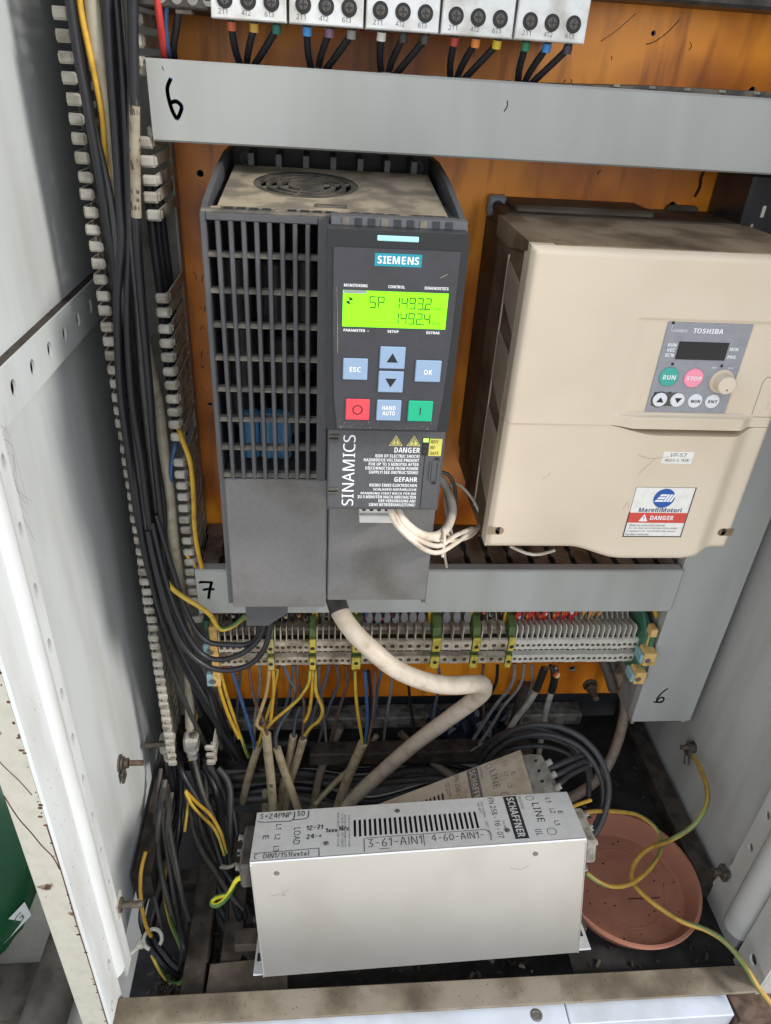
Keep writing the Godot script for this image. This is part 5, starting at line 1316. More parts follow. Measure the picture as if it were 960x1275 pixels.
	txt(k0, "1/min", Vector3(129.4, 252.4, 222.5), 4.6, 1.6, "ink_lcd", Vector3.RIGHT, Vector3.UP, "sans", -1)
	txt(k0, "1/min", Vector3(129.4, 244.2, 222.5), 4.6, 1.6, "ink_lcd", Vector3.RIGHT, Vector3.UP, "sans", -1)
	var ic := sh()
	for q in 2:
		var c = Vector3(83.6, 255.2, 222.56)
		for j in 5:
			var a = PI * 0.5 * j / 5 + q * PI + 0.2; var b = PI * 0.5 * (j + 1) / 5 + q * PI + 0.2
			ic.tri(c, c + Vector3(cos(a), sin(a), 0) * 1.9, c + Vector3(cos(b), sin(b), 0) * 1.9, Vector3(0, 0, 1), Vector3(0, 0, 1), Vector3(0, 0, 1))
	part("motor_icon", ic, "ink_lcd", k0)
	for q in [["MONITORING", 80.4, 263.4, 12.6], ["CONTROL", 104.2, 263.4, 9.0], ["DIAGNOSTICS", 124, 263.4, 13], ["PARAMETER", 80.8, 238.9, 12], ["SETUP", 105.2, 238.9, 6.2], ["EXTRAS", 127, 238.9, 7.4]]:
		txt(k0, q[0], Vector3(q[1], q[2], z), q[3], 1.5, "ink_white", Vector3.RIGHT, Vector3.UP, "bold", -1)
	txt(k0, "-", Vector3(94.4, 238.8, z), 0.8, 0.25, "ink_white")
	for q in [["ESC", 81, 210.2, 95, 223, "button"], ["up", 101.6, 217.4, 116, 230.4, "button"], ["down", 101.5, 203, 115.9, 216, "button"], ["OK", 122.4, 210, 137.2, 223, "button"], ["off", 83.2, 185.1, 97.2, 198.4, "button_red"], ["HAND", 101.4, 185.1, 115.8, 198.3, "button"], ["on", 120, 185, 134.6, 198.2, "button_green"]]:
		var b = part("button", sh().box(q[1], q[3], q[2], q[4], 222.3, 223.3, 0.5), q[5], k0)
		var cx = (q[1] + q[3]) / 2
		var cy = (q[2] + q[4]) / 2
		match q[0]:
			"up": part("arrow", sh().prism([Vector2(cx - 3.2, cy - 2.6), Vector2(cx + 3.2, cy - 2.6), Vector2(cx, cy + 2.8)], 2, 223.3, 223.4), "ink_black", b)
			"down": part("arrow", sh().prism([Vector2(cx - 3.2, cy + 2.6), Vector2(cx + 3.2, cy + 2.6), Vector2(cx, cy - 2.8)], 2, 223.3, 223.4), "ink_black", b)
			"off":
				var o := sh()
				for j in 24:
					var a = TAU * j / 24; var a2 = TAU * (j + 1) / 24
					o.ribbon([Vector2(cx + cos(a) * 2.7, cy + sin(a) * 2.7), Vector2(cx + cos(a2) * 2.7, cy + sin(a2) * 2.7)], 0.5, Vector3.RIGHT, Vector3.UP, Vector3(0, 0, 223.3))
				part("off_mark", o, "ink_black", b)
			"on": part("on_mark", sh().box(cx - 0.3, cx + 0.3, cy - 2.4, cy + 2.4, 223.3, 223.4), "ink_black", b)
			"HAND":
				txt(b, "HAND", Vector3(cx, cy + 1.7, 223.32), 7.8, 2.6, "ink_white", Vector3.RIGHT, Vector3.UP, "bold")
				txt(b, "AUTO", Vector3(cx, cy - 1.7, 223.32), 7.4, 2.6, "ink_white", Vector3.RIGHT, Vector3.UP, "bold")
			_: txt(b, q[0], Vector3(cx, cy, 223.32), 6.4 if q[0] == "ESC" else 4.8, 2.9, "ink_white", Vector3.RIGHT, Vector3.UP, "bold")
	var sc := sh()
	for q in 60:                                # dust specks and scuffs along the keypad's lower edge
		var x = 80 + pow(rng.randf(), 1.4) * 56
		sc.disc(Vector3(x, 179.6 + pow(rng.randf(), 2.5) * 7, 222.36), Vector3(0, 0, 1), rng.randf_range(0.12, 0.4), 5)
	sc.ribbon([Vector2(132, 269), Vector2(135.6, 271)], 0.3, Vector3.RIGHT, Vector3.UP, Vector3(0, 0, 222.3))
	sc.ribbon([Vector2(76.6, 262), Vector2(77.4, 244), Vector2(77.8, 226)], 0.35, Vector3.RIGHT, Vector3.UP, Vector3(0, 0, 222.3))
	part("scuff", sc, "drive_top", k0).set_meta("kind", "stuff")


# ---------------------------------------------------------------- the beige drive
func bump01(a: float, b: float, x: float) -> float:
	return smoothstep(a, b, x)


func beige_drive() -> void:
	var d = thing("frequency_drive", "beige frequency drive with a grey operator panel, dusty on top", "drive", Vector3(296, 46, 0))
	# grey-brown heat sink and its tabs
	part("heat_sink", sh().box(203, 389, 40, 277, 0.5, 58, 1.5).box(213, 322, 250, 281, 0.5, 44, 2.0).box(200.5, 213, 60, 266, 0.5, 58, 1.5), "heat_sink", d)
	part("mounting_tab", sh().box(199.5, 214, 266.5, 282.4, 0.5, 12, 2.0), "panel_grey", d)
	part("tab_screw", sh().lathe(Vector3(206.5, 275, 12), Vector3(0, 0, 1), [[4.2, 0], [4.2, 1.6], [2.6, 1.8], [2.4, 0.4], [0, 0.4]], 16), "ink_black", d)
	part("mounting_tab", sh().prism([Vector2(346, 262), Vector2(372, 262), Vector2(374, 279), Vector2(372, 281), Vector2(350, 281), Vector2(348, 279)], 2, 0.5, 6), "heat_sink", d)
	# case behind the covers
	part("case", sh().prism([Vector2(58, 44), Vector2(150, 48), Vector2(150, 272), Vector2(96, 274), Vector2(60, 274.6)], 0, 199, 393), "beige_dirty", d)
	part("dusty_top", sh().prism([Vector2(44, 274.6), Vector2(155, 274.6), Vector2(155, 276), Vector2(44, 276)], 0, 214, 392), "beige_top", d)
	part("corner_step", sh().prism([Vector2(58, 262), Vector2(100, 262), Vector2(150, 270), Vector2(150, 276), Vector2(58, 276)], 0, 197.4, 214), "beige_dirty", d)
	var tm := sh()
	for k in 70:
		var x = rng.randf_range(216, 390); var zz = rng.randf_range(50, 152); var r = rng.randf_range(0.3, 1.3)
		tm.disc(Vector3(x, 276.05, zz), Vector3.UP, r, 6, r * rng.randf_range(0.4, 1.0))
	part("crumb", tm, "cap_dark", d).set_meta("kind", "stuff")
	# upper cover
	var fil = func(x, y, x0, x1, y0, y1, r):
		var e = minf(minf(x - x0, x1 - x), minf(y - y0, y1 - y))
		return 0.0 if e >= r else r - sqrt(maxf(r * r - (r - e) * (r - e), 0.0))
	var up = func(x, y):
		var z = 160.0 + 1.4 * maxf(bump01(231.6, 233.4, y), 1.0 - bump01(272, 284, x))
		z += 7.0 * bump01(272, 290, x) * (1.0 - bump01(366, 378, x)) * (1.0 - bump01(164.8, 166.4, y))
		return z - fil.call(x, y, 197.6, 394.4, 120, 275.4, 5.0)
	part("upper_cover", sh().field(197.6, 394.4, 157, 275.4, 96, 70, up, 143), "beige_case", d)
	var low = func(x, y):
		var z = 160.0 + 7.0 * bump01(268, 300, x) * (1.0 - bump01(364, 380, x))
		return z - fil.call(x, y, 197.6, 394.4, 46, 220, 4.0)
	# lower cover: its edges dip where the middle swells
	var lc := sh()
	var nx := 90
	var ny := 40
	var edge_t = func(x): return 156.6 - 4.6 * bump01(268, 310, x) * (1.0 - bump01(366, 382, x))
	var edge_b = func(x): return 49.5 - 6.5 * bump01(262, 310, x) * (1.0 - bump01(352, 384, x))
	var PT = func(i, j):
		var x = lerpf(197.6, 394.4, float(i) / nx)
		var y = lerpf(edge_b.call(x), edge_t.call(x), float(j) / ny)
		var z = 160.0 + 7.0 * bump01(268, 300, x) * (1.0 - bump01(364, 380, x))
		var e = minf(minf(x - 197.6, 394.4 - x), y - edge_b.call(x))
		return Vector3(x, y, z - (0.0 if e > 4.0 else 4.0 - sqrt(maxf(16.0 - (4.0 - e) * (4.0 - e), 0.0))))
	for j in ny:
		for i in nx:
			var q = [PT.call(i, j), PT.call(i + 1, j), PT.call(i + 1, j + 1), PT.call(i, j + 1)]
			var nn = []
			for c in [[i, j], [i + 1, j], [i + 1, j + 1], [i, j + 1]]:
				var a = PT.call(maxi(c[0] - 1, 0), c[1]); var b = PT.call(mini(c[0] + 1, nx), c[1])
				var e = PT.call(c[0], maxi(c[1] - 1, 0)); var f = PT.call(c[0], mini(c[1] + 1, ny))
				nn.append((b - a).cross(f - e).normalized())
			lc.tri(q[0], q[1], q[2], nn[0], nn[1], nn[2]); lc.tri(q[0], q[2], q[3], nn[0], nn[2], nn[3])
	for i in nx:
		for j in [0, ny]:
			var A = PT.call(i, j); var B = PT.call(i + 1, j)
			lc.quad(A, B, Vector3(B.x, B.y, 143), Vector3(A.x, A.y, 143), Vector3(A.x, 100, 150))
	for j in ny:
		for i in [0, nx]:
			var A = PT.call(i, j); var B = PT.call(i, j + 1)
			lc.quad(A, B, Vector3(B.x, B.y, 143), Vector3(A.x, A.y, 143), Vector3(296, A.y, 150))
	var lo = part("lower_cover", lc, "beige_case", d)
	for s in [[197.2, 206.4], [385.4, 394.8]]:
		var x0 = s[0]; var x1 = s[1]
		var tip = x1 if x0 < 250 else x0
		var sl := sh()
		sl.box(minf(x0, x1), maxf(x0, x1), 62.6, 69.4, 159.9, 160.15)
		sl.disc(Vector3(tip, 66, 160.15), Vector3(0, 0, 1), 3.4, 16)
		part("screw_slot", sl, "beige_dirty", lo)
		part("slot_screw", sh().disc(Vector3(tip - (1.6 if x0 < 250 else -1.6), 67.4, 160.3), Vector3(0, 0, 1), 1.7, 10, 1.3), "ink_black", lo)
	# slanted side vents on the left side, with thin upright slats
	for q in [[255, 212], [206, 152], [146, 78]]:
		part("vent_recess", sh().prism([Vector2(106, q[0]), Vector2(146, q[0] - 8), Vector2(146, q[1]), Vector2(106, q[1] + 16)], 0, 198.3, 198.9), "vent_back", d)
		for k in 11:
			var zz = 107.5 + k * 3.5
			part("vent_slat", sh().box(197.2, 198.6, q[1] + 16 - (zz - 106) * 0.4, q[0] - (zz - 106) * 0.2, zz, zz + 1.7), "vent_bars", d)
	part("edge_line", sh().box(197.6, 198.6, 54, 258, 102.4, 104), "beige_case", d)

	# operator panel
	var z := 161.0
	var op = part("operator_panel", sh().box(296.2, 355.2, 167.4, 231.6, 159.6, 161, 0.3), "panel_grey", d, "grey operator panel with round keys")
	txt(op, "TOSHIBA", Vector3(325, 226.3, z), 21, 3.3, "ink_white", Vector3.RIGHT, Vector3.UP, "bold")
	txt(op, "CHARGE", Vector3(301, 226, z), 9.4, 1.8, "ink_white", Vector3.RIGHT, Vector3.UP, "sans", -1)
	part("charge_line", sh().ribbon([Vector2(299.3, 230), Vector2(299.3, 226), Vector2(300.6, 226)], 0.3, Vector3.RIGHT, Vector3.UP, Vector3(0, 0, z)), "ink_white", op)
	part("display_window", sh().box(307, 342.2, 206.4, 218.8, z, z + 0.5, 0.3), "display", op)
	for q in [["RUN", 305.6, 216.2, 1], ["VEC", 305.6, 212.7, 1], ["ECN", 305.6, 209.2, 1], ["MON", 343.8, 214.4, -1], ["PRG", 343.8, 209.0, -1]]:
		txt(op, q[0], Vector3(q[1], q[2], z), 5.8, 2.3, "ink_white", Vector3.RIGHT, Vector3.UP, "bold", q[3])
	var dots := sh()
	for q in [[299.3, 231], [306.5, 203], [341.7, 202.6], [310.4, 182]]: dots.disc(Vector3(q[0], q[1], z + 0.1), Vector3(0, 0, 1), 1.1, 12)
	part("lamp_dot", dots, "ink_black", op)
	var key = func(x, y, r, m):
		return part("key", sh().lathe(Vector3(x, y, z), Vector3(0, 0, 1), [[r, 0], [r, 0.8], [r - 0.5, 1.2], [0, 1.3]], 28), m, op)
	var kk = key.call(306.2, 193.9, 6.8, "run_green")
	txt(kk, "RUN", Vector3(306.2, 193.9, z + 1.32), 9, 3.2, "ink_white", Vector3.RIGHT, Vector3.UP, "bold")
	kk = key.call(324, 193.5, 6.8, "stop_pink")
	txt(kk, "STOP", Vector3(324, 193.5, z + 1.32), 10.6, 2.9, "ink_white", Vector3.RIGHT, Vector3.UP, "bold")
	part("key_bed", sh().box(299, 317.4, 172.4, 182.4, z, z + 0.25).disc(Vector3(317.2, 177.3, z + 0.24), Vector3(0, 0, 1), 5.2, 20).disc(Vector3(304, 177.1, z + 0.24), Vector3(0, 0, 1), 6.0, 20), "contactor_dark", op)
	for q in [[304.2, 177.1, "up"], [317, 177.2, "down"], [330, 176.8, "MON"], [342.6, 176.8, "ENT"]]:
		kk = key.call(q[0], q[1], 5.1, "key_white")
		if q[2] == "up": part("arrow", sh().prism([Vector2(q[0] - 2.6, q[1] - 1.7), Vector2(q[0] + 2.6, q[1] - 1.7), Vector2(q[0], q[1] + 2.1)], 2, z + 1.3, z + 1.42), "ink_black", kk)
		elif q[2] == "down": part("arrow", sh().prism([Vector2(q[0] - 2.6, q[1] + 1.7), Vector2(q[0] + 2.6, q[1] + 1.7), Vector2(q[0], q[1] - 2.1)], 2, z + 1.3, z + 1.42), "ink_black", kk)
		else: txt(kk, q[2], Vector3(q[0], q[1], z + 1.32), 6.6, 2.1, "ink_black", Vector3.RIGHT, Vector3.UP, "bold")
	var kn = part("dial", sh().lathe(Vector3(345, 191.6, z), Vector3(0, 0, 1), [[8.4, 0], [8.4, 0.6], [6.6, 0.7], [6.3, 8.6], [5.7, 9.2], [0, 9.2]], 36), "beige_case", op, "beige turning knob")
	part("dial_mark", sh().disc(Vector3(345.4, 188.6, z + 9.26), Vector3(0, 0, 1), 0.7, 10), "beige_dirty", kn)
	part("dial_well", sh().lathe(Vector3(345, 191.6, z + 0.65), Vector3(0, 0, 1), [[7.6, 0], [6.2, 0.02]], 36), "ink_grey", kn)
	txt(op, "MIN", Vector3(336.8, 201.2, z), 3.4, 1.2, "ink_white")
	txt(op, "MAX", Vector3(348.6, 201.2, z), 3.8, 1.2, "ink_white")
	# flat inspection lid at the right of the panel
	var il := sh()
	for e in [[Vector2(376, 165), Vector2(376, 192)], [Vector2(376, 192), Vector2(378, 195)], [Vector2(378, 195), Vector2(392, 195)], [Vector2(376, 165), Vector2(392, 165)]]:
		il.ribbon(e, 0.45, Vector3.RIGHT, Vector3.UP, Vector3(0, 0, 160.05), 0.06)
	for k in 3: il.disc(Vector3(385.5, 172 + k * 2.2, 160.2), Vector3(0, 0, 1), 0.35, 6)
	part("lid_seam", il, "beige_dirty", d)
	# stickers
	var zz := 167.0
	var s1 = part("rating_sticker", sh().box(315.2, 338, 130, 139.6, zz, zz + 0.15), "sticker", lo)
	txt(s1, "VF-S7", Vector3(326.6, 137, zz + 0.16), 12.4, 2.9, "ink_grey")
	txt(s1, "400V-3.7kW", Vector3(326.6, 132.8, zz + 0.16), 18.6, 2.5, "ink_grey")
	var s2 = part("danger_sticker", sh().box(301.6, 348, 66, 110.2, zz, zz + 0.15), "sticker", lo, "white and red danger sticker with a round blue emblem")
	var bo := sh()
	for e in [[Vector2(301.8, 66.2), Vector2(348, 66.2)], [Vector2(348, 66.2), Vector2(348, 110)], [Vector2(301.8, 66.2), Vector2(301.8, 88)]]: bo.ribbon(e, 0.9, Vector3.RIGHT, Vector3.UP, Vector3(0, 0, zz + 0.15), 0.05)
	bo.ribbon([Vector2(301.8, 88), Vector2(301.8, 110)], 0.35, Vector3.RIGHT, Vector3.UP, Vector3(0, 0, zz + 0.15), 0.05)
	bo.ribbon([Vector2(301.8, 110), Vector2(348, 110)], 0.35, Vector3.RIGHT, Vector3.UP, Vector3(0, 0, zz + 0.15), 0.05)
	part("border", bo, "ink_black", s2)
	part("red_band", sh().box(302.2, 347.4, 78.8, 87.8, zz + 0.15, zz + 0.22), "ink_red", s2)
	part("emblem", sh().disc(Vector3(325.6, 100.6, zz + 0.24), Vector3(0, 0, 1), 8.3, 40), "ink_blue", s2)
	var em := sh()
	for k in 3:
		var yy = 97.6 + k * 2.4
		em.prism([Vector2(318.6 + k * 1.5, yy), Vector2(325.0 + k * 0.9, yy), Vector2(325.8 + k * 0.9, yy + 1.7), Vector2(319.7 + k * 1.5, yy + 1.7)], 2, zz + 0.24, zz + 0.3)
		var xx = 325.6 + k * 2.3
		em.prism([Vector2(xx, 97.6), Vector2(xx + 1.7, 97.6), Vector2(xx + 4.0, 104.1), Vector2(xx + 2.3, 104.1)], 2, zz + 0.24, zz + 0.31)
	part("emblem_stripe", em, "ink_white", s2)
	txt(s2, "MarelliMotori", Vector3(325.4, 90.4, zz + 0.16), 33.6, 3.8, "ink_navy", Vector3.RIGHT, Vector3.UP, "bold")
	part("triangle", sh().prism([Vector2(310.6, 80.2), Vector2(317.6, 80.2), Vector2(314.1, 86.6)], 2, zz + 0.22, zz + 0.28), "ink_white", s2)
	part("triangle_mark", sh().box(313.9, 314.4, 82.2, 84.8, zz + 0.28, zz + 0.32).box(313.9, 314.4, 81, 81.6, zz + 0.28, zz + 0.32), "ink_black", s2)
	txt(s2, "DANGER", Vector3(328.4, 83.4, zz + 0.23), 18.4, 3.8, "ink_white", Vector3.RIGHT, Vector3.UP, "bold")
	var ln = ["- Read the instruction manual", "- Do not open terminal cover while power", "is applied or for 10 minutes after power", "has been removed."]
	var lw = [29.0, 40.0, 39.0, 18.6]
	for k in 4: txt(s2, ln[k], Vector3(303.4, 76.6 - k * 2.75, zz + 0.16), lw[k], 2.0, "ink_grey", Vector3.RIGHT, Vector3.UP, "sans", -1)
	var cx := sh()
	for q in [[[232, 112], [236, 115], [237, 118]], [[296, 90], [298, 97], [300, 92]], [[322, 136], [306, 134], [296, 137]], [[300, 120], [304, 126], [310, 134]]]:
		var pp = []
		for a in q: pp.append(Vector2(a[0], a[1]))
		var b0 = PT.call(int((q[0][0] - 197.6) / 196.8 * nx), 20).z
		cx.ribbon(pp, 0.16, Vector3.RIGHT, Vector3.UP, Vector3(0, 0, maxf(b0, 160.0) + (0.2 if q[0][0] < 290 else 0.4)))
	part("scratch", cx, "beige_dirty", lo).set_meta("kind", "stuff")


# ---------------------------------------------------------------- line filters
func pen_word(s: Sh, glyphs: Array, x: float, z: float, k: float, w: float) -> void:   # each glyph a list of strokes in a 4 by 6 cell
	for gl in glyphs:
		for st in gl[1]:
			s.ribbon(st.map(func(q): return Vector2(x + q[0] * k, -z + q[1] * k)), w, Vector3.RIGHT, Vector3.FORWARD, Vector3.ZERO, 0.3)
		x += (gl[0] + 1.4) * k


var pen := {
	"0": [3, [[[1.5, 6], [0.2, 4], [0.4, 1], [1.6, 0], [2.8, 2], [2.6, 5], [1.5, 6]]]], "1": [1.6, [[[0, 4.4], [1.4, 6], [1.2, 0]]]], "2": [3, [[[0, 4.8], [1.4, 6], [2.6, 4.8], [0, 0], [3, 0.2]]]],
	"3": [2.8, [[[0, 5.8], [2.4, 5.8], [1, 3.4], [2.6, 2], [1.6, 0], [0, 0.4]]]], "4": [3, [[[2, 0], [2.2, 6], [0, 2.2], [3, 2.2]]]], "5": [2.8, [[[2.6, 6], [0.4, 6], [0.3, 3.4], [2.4, 3], [2.2, 0.4], [0, 0.2]]]],
	"6": [2.8, [[[2.2, 6], [0.4, 3.4], [0.6, 0.4], [2.2, 0.2], [2.6, 2.4], [0.6, 2.6]]]], "7": [2.8, [[[0, 6], [2.6, 6], [1, 0]], [[0.6, 3], [2.4, 3.2]]]], "9": [2.8, [[[2.5, 4], [0.6, 3.4], [0.6, 5.6], [2.4, 5.8], [2.4, 3], [1.6, 0]]]],
	"A": [3.2, [[[0, 0], [1.6, 6], [3.2, 0]], [[0.6, 2.2], [2.6, 2.2]]]], "I": [0.6, [[[0.3, 0], [0.3, 6]]]], "N": [3, [[[0, 0], [0.1, 6], [2.9, 0], [3, 6]]]], "P": [2.8, [[[0.2, 0], [0.2, 6], [2.4, 5.6], [2.4, 3.4], [0.2, 3]]]],
	"S": [2.8, [[[2.6, 5.4], [1.2, 6], [0.2, 4.4], [2.4, 2.4], [1.8, 0.2], [0, 0.6]]]], "D": [3, [[[0.2, 0], [0.2, 6], [2.6, 4.8], [2.8, 1.4], [0.2, 0]]]], "-": [2.4, [[[0.2, 2.8], [2.2, 3]]]], "+": [2.6, [[[0.2, 3], [2.6, 3]], [[1.4, 4.4], [1.4, 1.4]]]],
	"C": [2.6, [[[2.4, 5.4], [0.8, 5.6], [0.2, 3], [0.8, 0.4], [2.4, 0.4]]]], "/": [2, [[[0, 0], [2, 6]]]], "(": [1.2, [[[1, 6.4], [0.2, 3], [1, -0.4]]]], ")": [1.2, [[[0.2, 6.4], [1, 3], [0.2, -0.4]]]], " ": [1.6, []], "e": [2.2, [[[0.2, 2], [2, 2.4], [1.2, 3.8], [0.2, 2], [1.2, 0], [2.2, 0.6]]]], "v": [2.2, [[[0, 3.8], [1, 0], [2.2, 3.8]]]], "t": [1.8, [[[0.8, 5.4], [0.8, 0.4], [1.8, 0.2]], [[0, 3.8], [1.8, 3.8]]]], "o": [2.2, [[[1.1, 3.8], [0.1, 2], [1.1, 0], [2.2, 2], [1.1, 3.8]]]], "x": [2.2, [[[0, 3.8], [2.2, 0]], [[0, 0], [2.2, 3.8]]]], "c": [2, [[[2, 3.4], [0.6, 3.6], [0.2, 1.4], [1.2, 0], [2, 0.6]]]],
}


func spell(s: Sh, word: String, x: float, z: float, k: float, w: float) -> void:
	var gl = []
	for ch in word: gl.append(pen[ch])
	pen_word(s, gl, x, z, k, w)


func make_filter(label, at: Vector3, turn: Vector3, dusty: bool) -> Node3D:   # local axes: x along, y up, z to the front; origin at the top front left corner
	var basis_t = Basis.from_euler(turn * PI / 180.0)
	var foot = Vector3(139, -126, -28)
	var d = thing("line_filter", label, "filter", at + basis_t * foot, "", turn)
	bases[d] = foot
	var top_m = "label_dusty" if dusty else "label_silver"
	var L := 278.0
	var W := 57.0
	var H := 126.0
	part("cover", sh().box(0, L, -H, -0.4, -1.6, 0, 0.5).box(0, L, -1.7, 0.0, -2.4, -0.3, 0.5), "cover_metal", d)
	part("edge_fold", sh().box(0, 1.2, -H, -2.4, -1.2, 0.35, 0.3), "cover_metal", d)
	part("edge_fold", sh().box(L - 1.2, L, -H, -2.4, -1.2, 0.35, 0.3), "cover_metal", d)
	part("back_cover", sh().box(0, L, -H, -0.4, -W, -W + 1.6), "cover_metal", d)
	part("end_wall", sh().box(0, 1.4, -H, -0.4, -W + 1.6, -1.6).box(L - 1.4, L, -H, -0.4, -W + 1.6, -1.6), "cover_metal", d)
	part("bottom_plate", sh().box(-9, L + 12, -H - 1.6, -H, -W + 4, -3, 0.5), "label_silver", d)
	part("flange_slot", sh().box(L + 4, L + 9, -H, -H + 0.25, -24, -16).box(-7, -3, -H, -H + 0.25, -24, -16), "black", d)
	part("inner_dark", sh().box(1.5, L - 1.5, -H, -4, -W + 2, -2), "inside", d)
	# top plate in strips round the vent slots, which are real openings
	var tp := sh()
	var v0 := 85.0
	var n := 25
	var pit := 4.36
	var za := -41.0
	var zb := -20.5
	tp.box(0, v0, -1.4, 0, -W, -2.4).box(v0 + n * pit, L, -1.4, 0, -W, -2.4).box(v0, v0 + n * pit, -1.4, 0, -W, za).box(v0, v0 + n * pit, -1.4, 0, zb, -2.4)
	var top = part("top_plate", tp, top_m, d)
	for k in n: part("vent_bar", sh().box(v0 + k * pit + 2.2, v0 + (k + 1) * pit, -1.3, 0, za, zb), top_m, top)
	for q in [[62, -15], [214.8, -15.5], [124, -47]]:
		part("rivet", sh().lathe(Vector3(q[0], 0, q[1]), Vector3.UP, [[2.2, 0], [2.0, 0.7], [1.2, 1.1], [0, 1.1]], 14), "bolt", top)
	for q in [[21, -12.6], [235, -11.6]]:
		part("cover_screw", sh().lathe(Vector3(q[0], q[1], 0), Vector3(0, 0, 1), [[2.4, 0], [2.4, 0.3], [2.1, 0.1], [1.1, 0.1], [1.0, 0.5], [0, 0.5]], 16), "screw", d)
	# print: it reads from the back edge towards the front
	var R := Vector3(0, 0, 1)
	var Q := Vector3(1, 0, 0)
	var ink = "ink_grey" if dusty else "ink_black"
	for q in [["LOAD", 37, -26, 19, 5.6], ["LINE", 246, -34, 23, 6.2], ["E", 10.6, -26.7, 4.2, 5.0], ["E", 265, -32, 3.8, 4.2], ["L1", 20.6, -38, 6, 4.6], ["L2", 20.6, -26, 6, 4.6], ["L3", 20.6, -13, 6, 4.6], ["L1", 258.6, -48, 5.4, 4.2], ["L2", 258.6, -34.5, 5.4, 4.2], ["L3", 258.6, -20, 5.4, 4.2], ["FN 258 - 16 - 07", 208, -31.5, 48, 5.0], ["UL", 240.6, -11, 7, 5.4]]:
		txt(top, q[0], Vector3(q[1], 0.02, q[2]), q[3], q[4], ink, R, Q)
	part("brand_block", sh().box(219.4, 231, 0, 0.12, -57 + 1, -5.4), ink, top)
	txt(top, "SCHAFFNER", Vector3(225.2, 0.14, -30.6), 47, 6.6, top_m, R, Q, "bold")
	var fine = ["Made in the EEC    3 x 480 / 275 VAC", "3 x 16A 50 / 60 Hz   CAT. 25/085/21", "Warning: High leakage current", "connect to earth before supply"]
	for k in 4: txt(top, fine[k], Vector3(72 + k * 3.4 - (1.0 if k > 1 else 0.0), 0.02, -30 + k * 0.8), 40 - k, 2.2, "ink_grey", R, Q)
	for q in [["250V 50-60Hz", 199, -42, 20], ["16A 40°C", 196, -44, 14], ["-25°C +85°C", 199, -19, 18], ["3 x 480 V", 213.6, -20, 14], ["SWISS MADE", 234, -47, 16]]:
		txt(top, q[0], Vector3(q[1], 0.02, q[2]), q[3], 2.2, "ink_grey", R, Q)
	var mk := sh()
	for j in 20:
		var a = TAU * j / 20; var b = TAU * (j + 1) / 20
		mk.ribbon([Vector2(251.4 + cos(a) * 3.8, 11 + sin(a) * 3.8), Vector2(251.4 + cos(b) * 3.8, 11 + sin(b) * 3.8)], 0.6, Vector3.RIGHT, Vector3.FORWARD, Vector3.ZERO, 0.1)
		mk.ribbon([Vector2(243 + cos(a) * 3.6, 52 + sin(a) * 2.6), Vector2(243 + cos(b) * 3.6, 52 + sin(b) * 2.6)], 0.6, Vector3.RIGHT, Vector3.FORWARD, Vector3.ZERO, 0.1)
	part("approval_mark", mk, "ink_grey", top)
	# terminal heads at both ends
	for e in [[L, 1.0], [0.0, -1.0]]:
		var x0 = e[0]
		var s = e[1]
		var th = part("terminal_head", sh().prism([Vector2(x0, -52), Vector2(x0 + s * 8, -50), Vector2(x0 + s * 18, -44), Vector2(x0 + s * 20, -30), Vector2(x0 + s * 18, -8), Vector2(x0, -4)], 1, -44, -3.0) if dusty else sh().box(x0, x0 + s * 10, -30, -6, -44 if s > 0 else -50, -3, 2.0), "plastic_grey" if s > 0 or dusty else "contactor_dark", d)
		for k in 3:
			part("terminal_screw", sh().lathe(Vector3(x0 + s * 11, -2.8, -40 + k * 13.0), Vector3.UP, [[1.8, 0], [1.8, 0.1], [0, 0.1]], 10), "black", th)
			part("ferrule", sh().lathe(Vector3(x0 + s * (19 if dusty else 9.6), -12 - 4 * k, -40 + k * 12.0), Vector3(s, 0.2, 0), [[0, 0], [3.0, 0], [3.0, 5], [2.4, 5.6], [0, 5.6]], 12), "clamp_clear" if dusty else "plastic_grey", th)
	return d


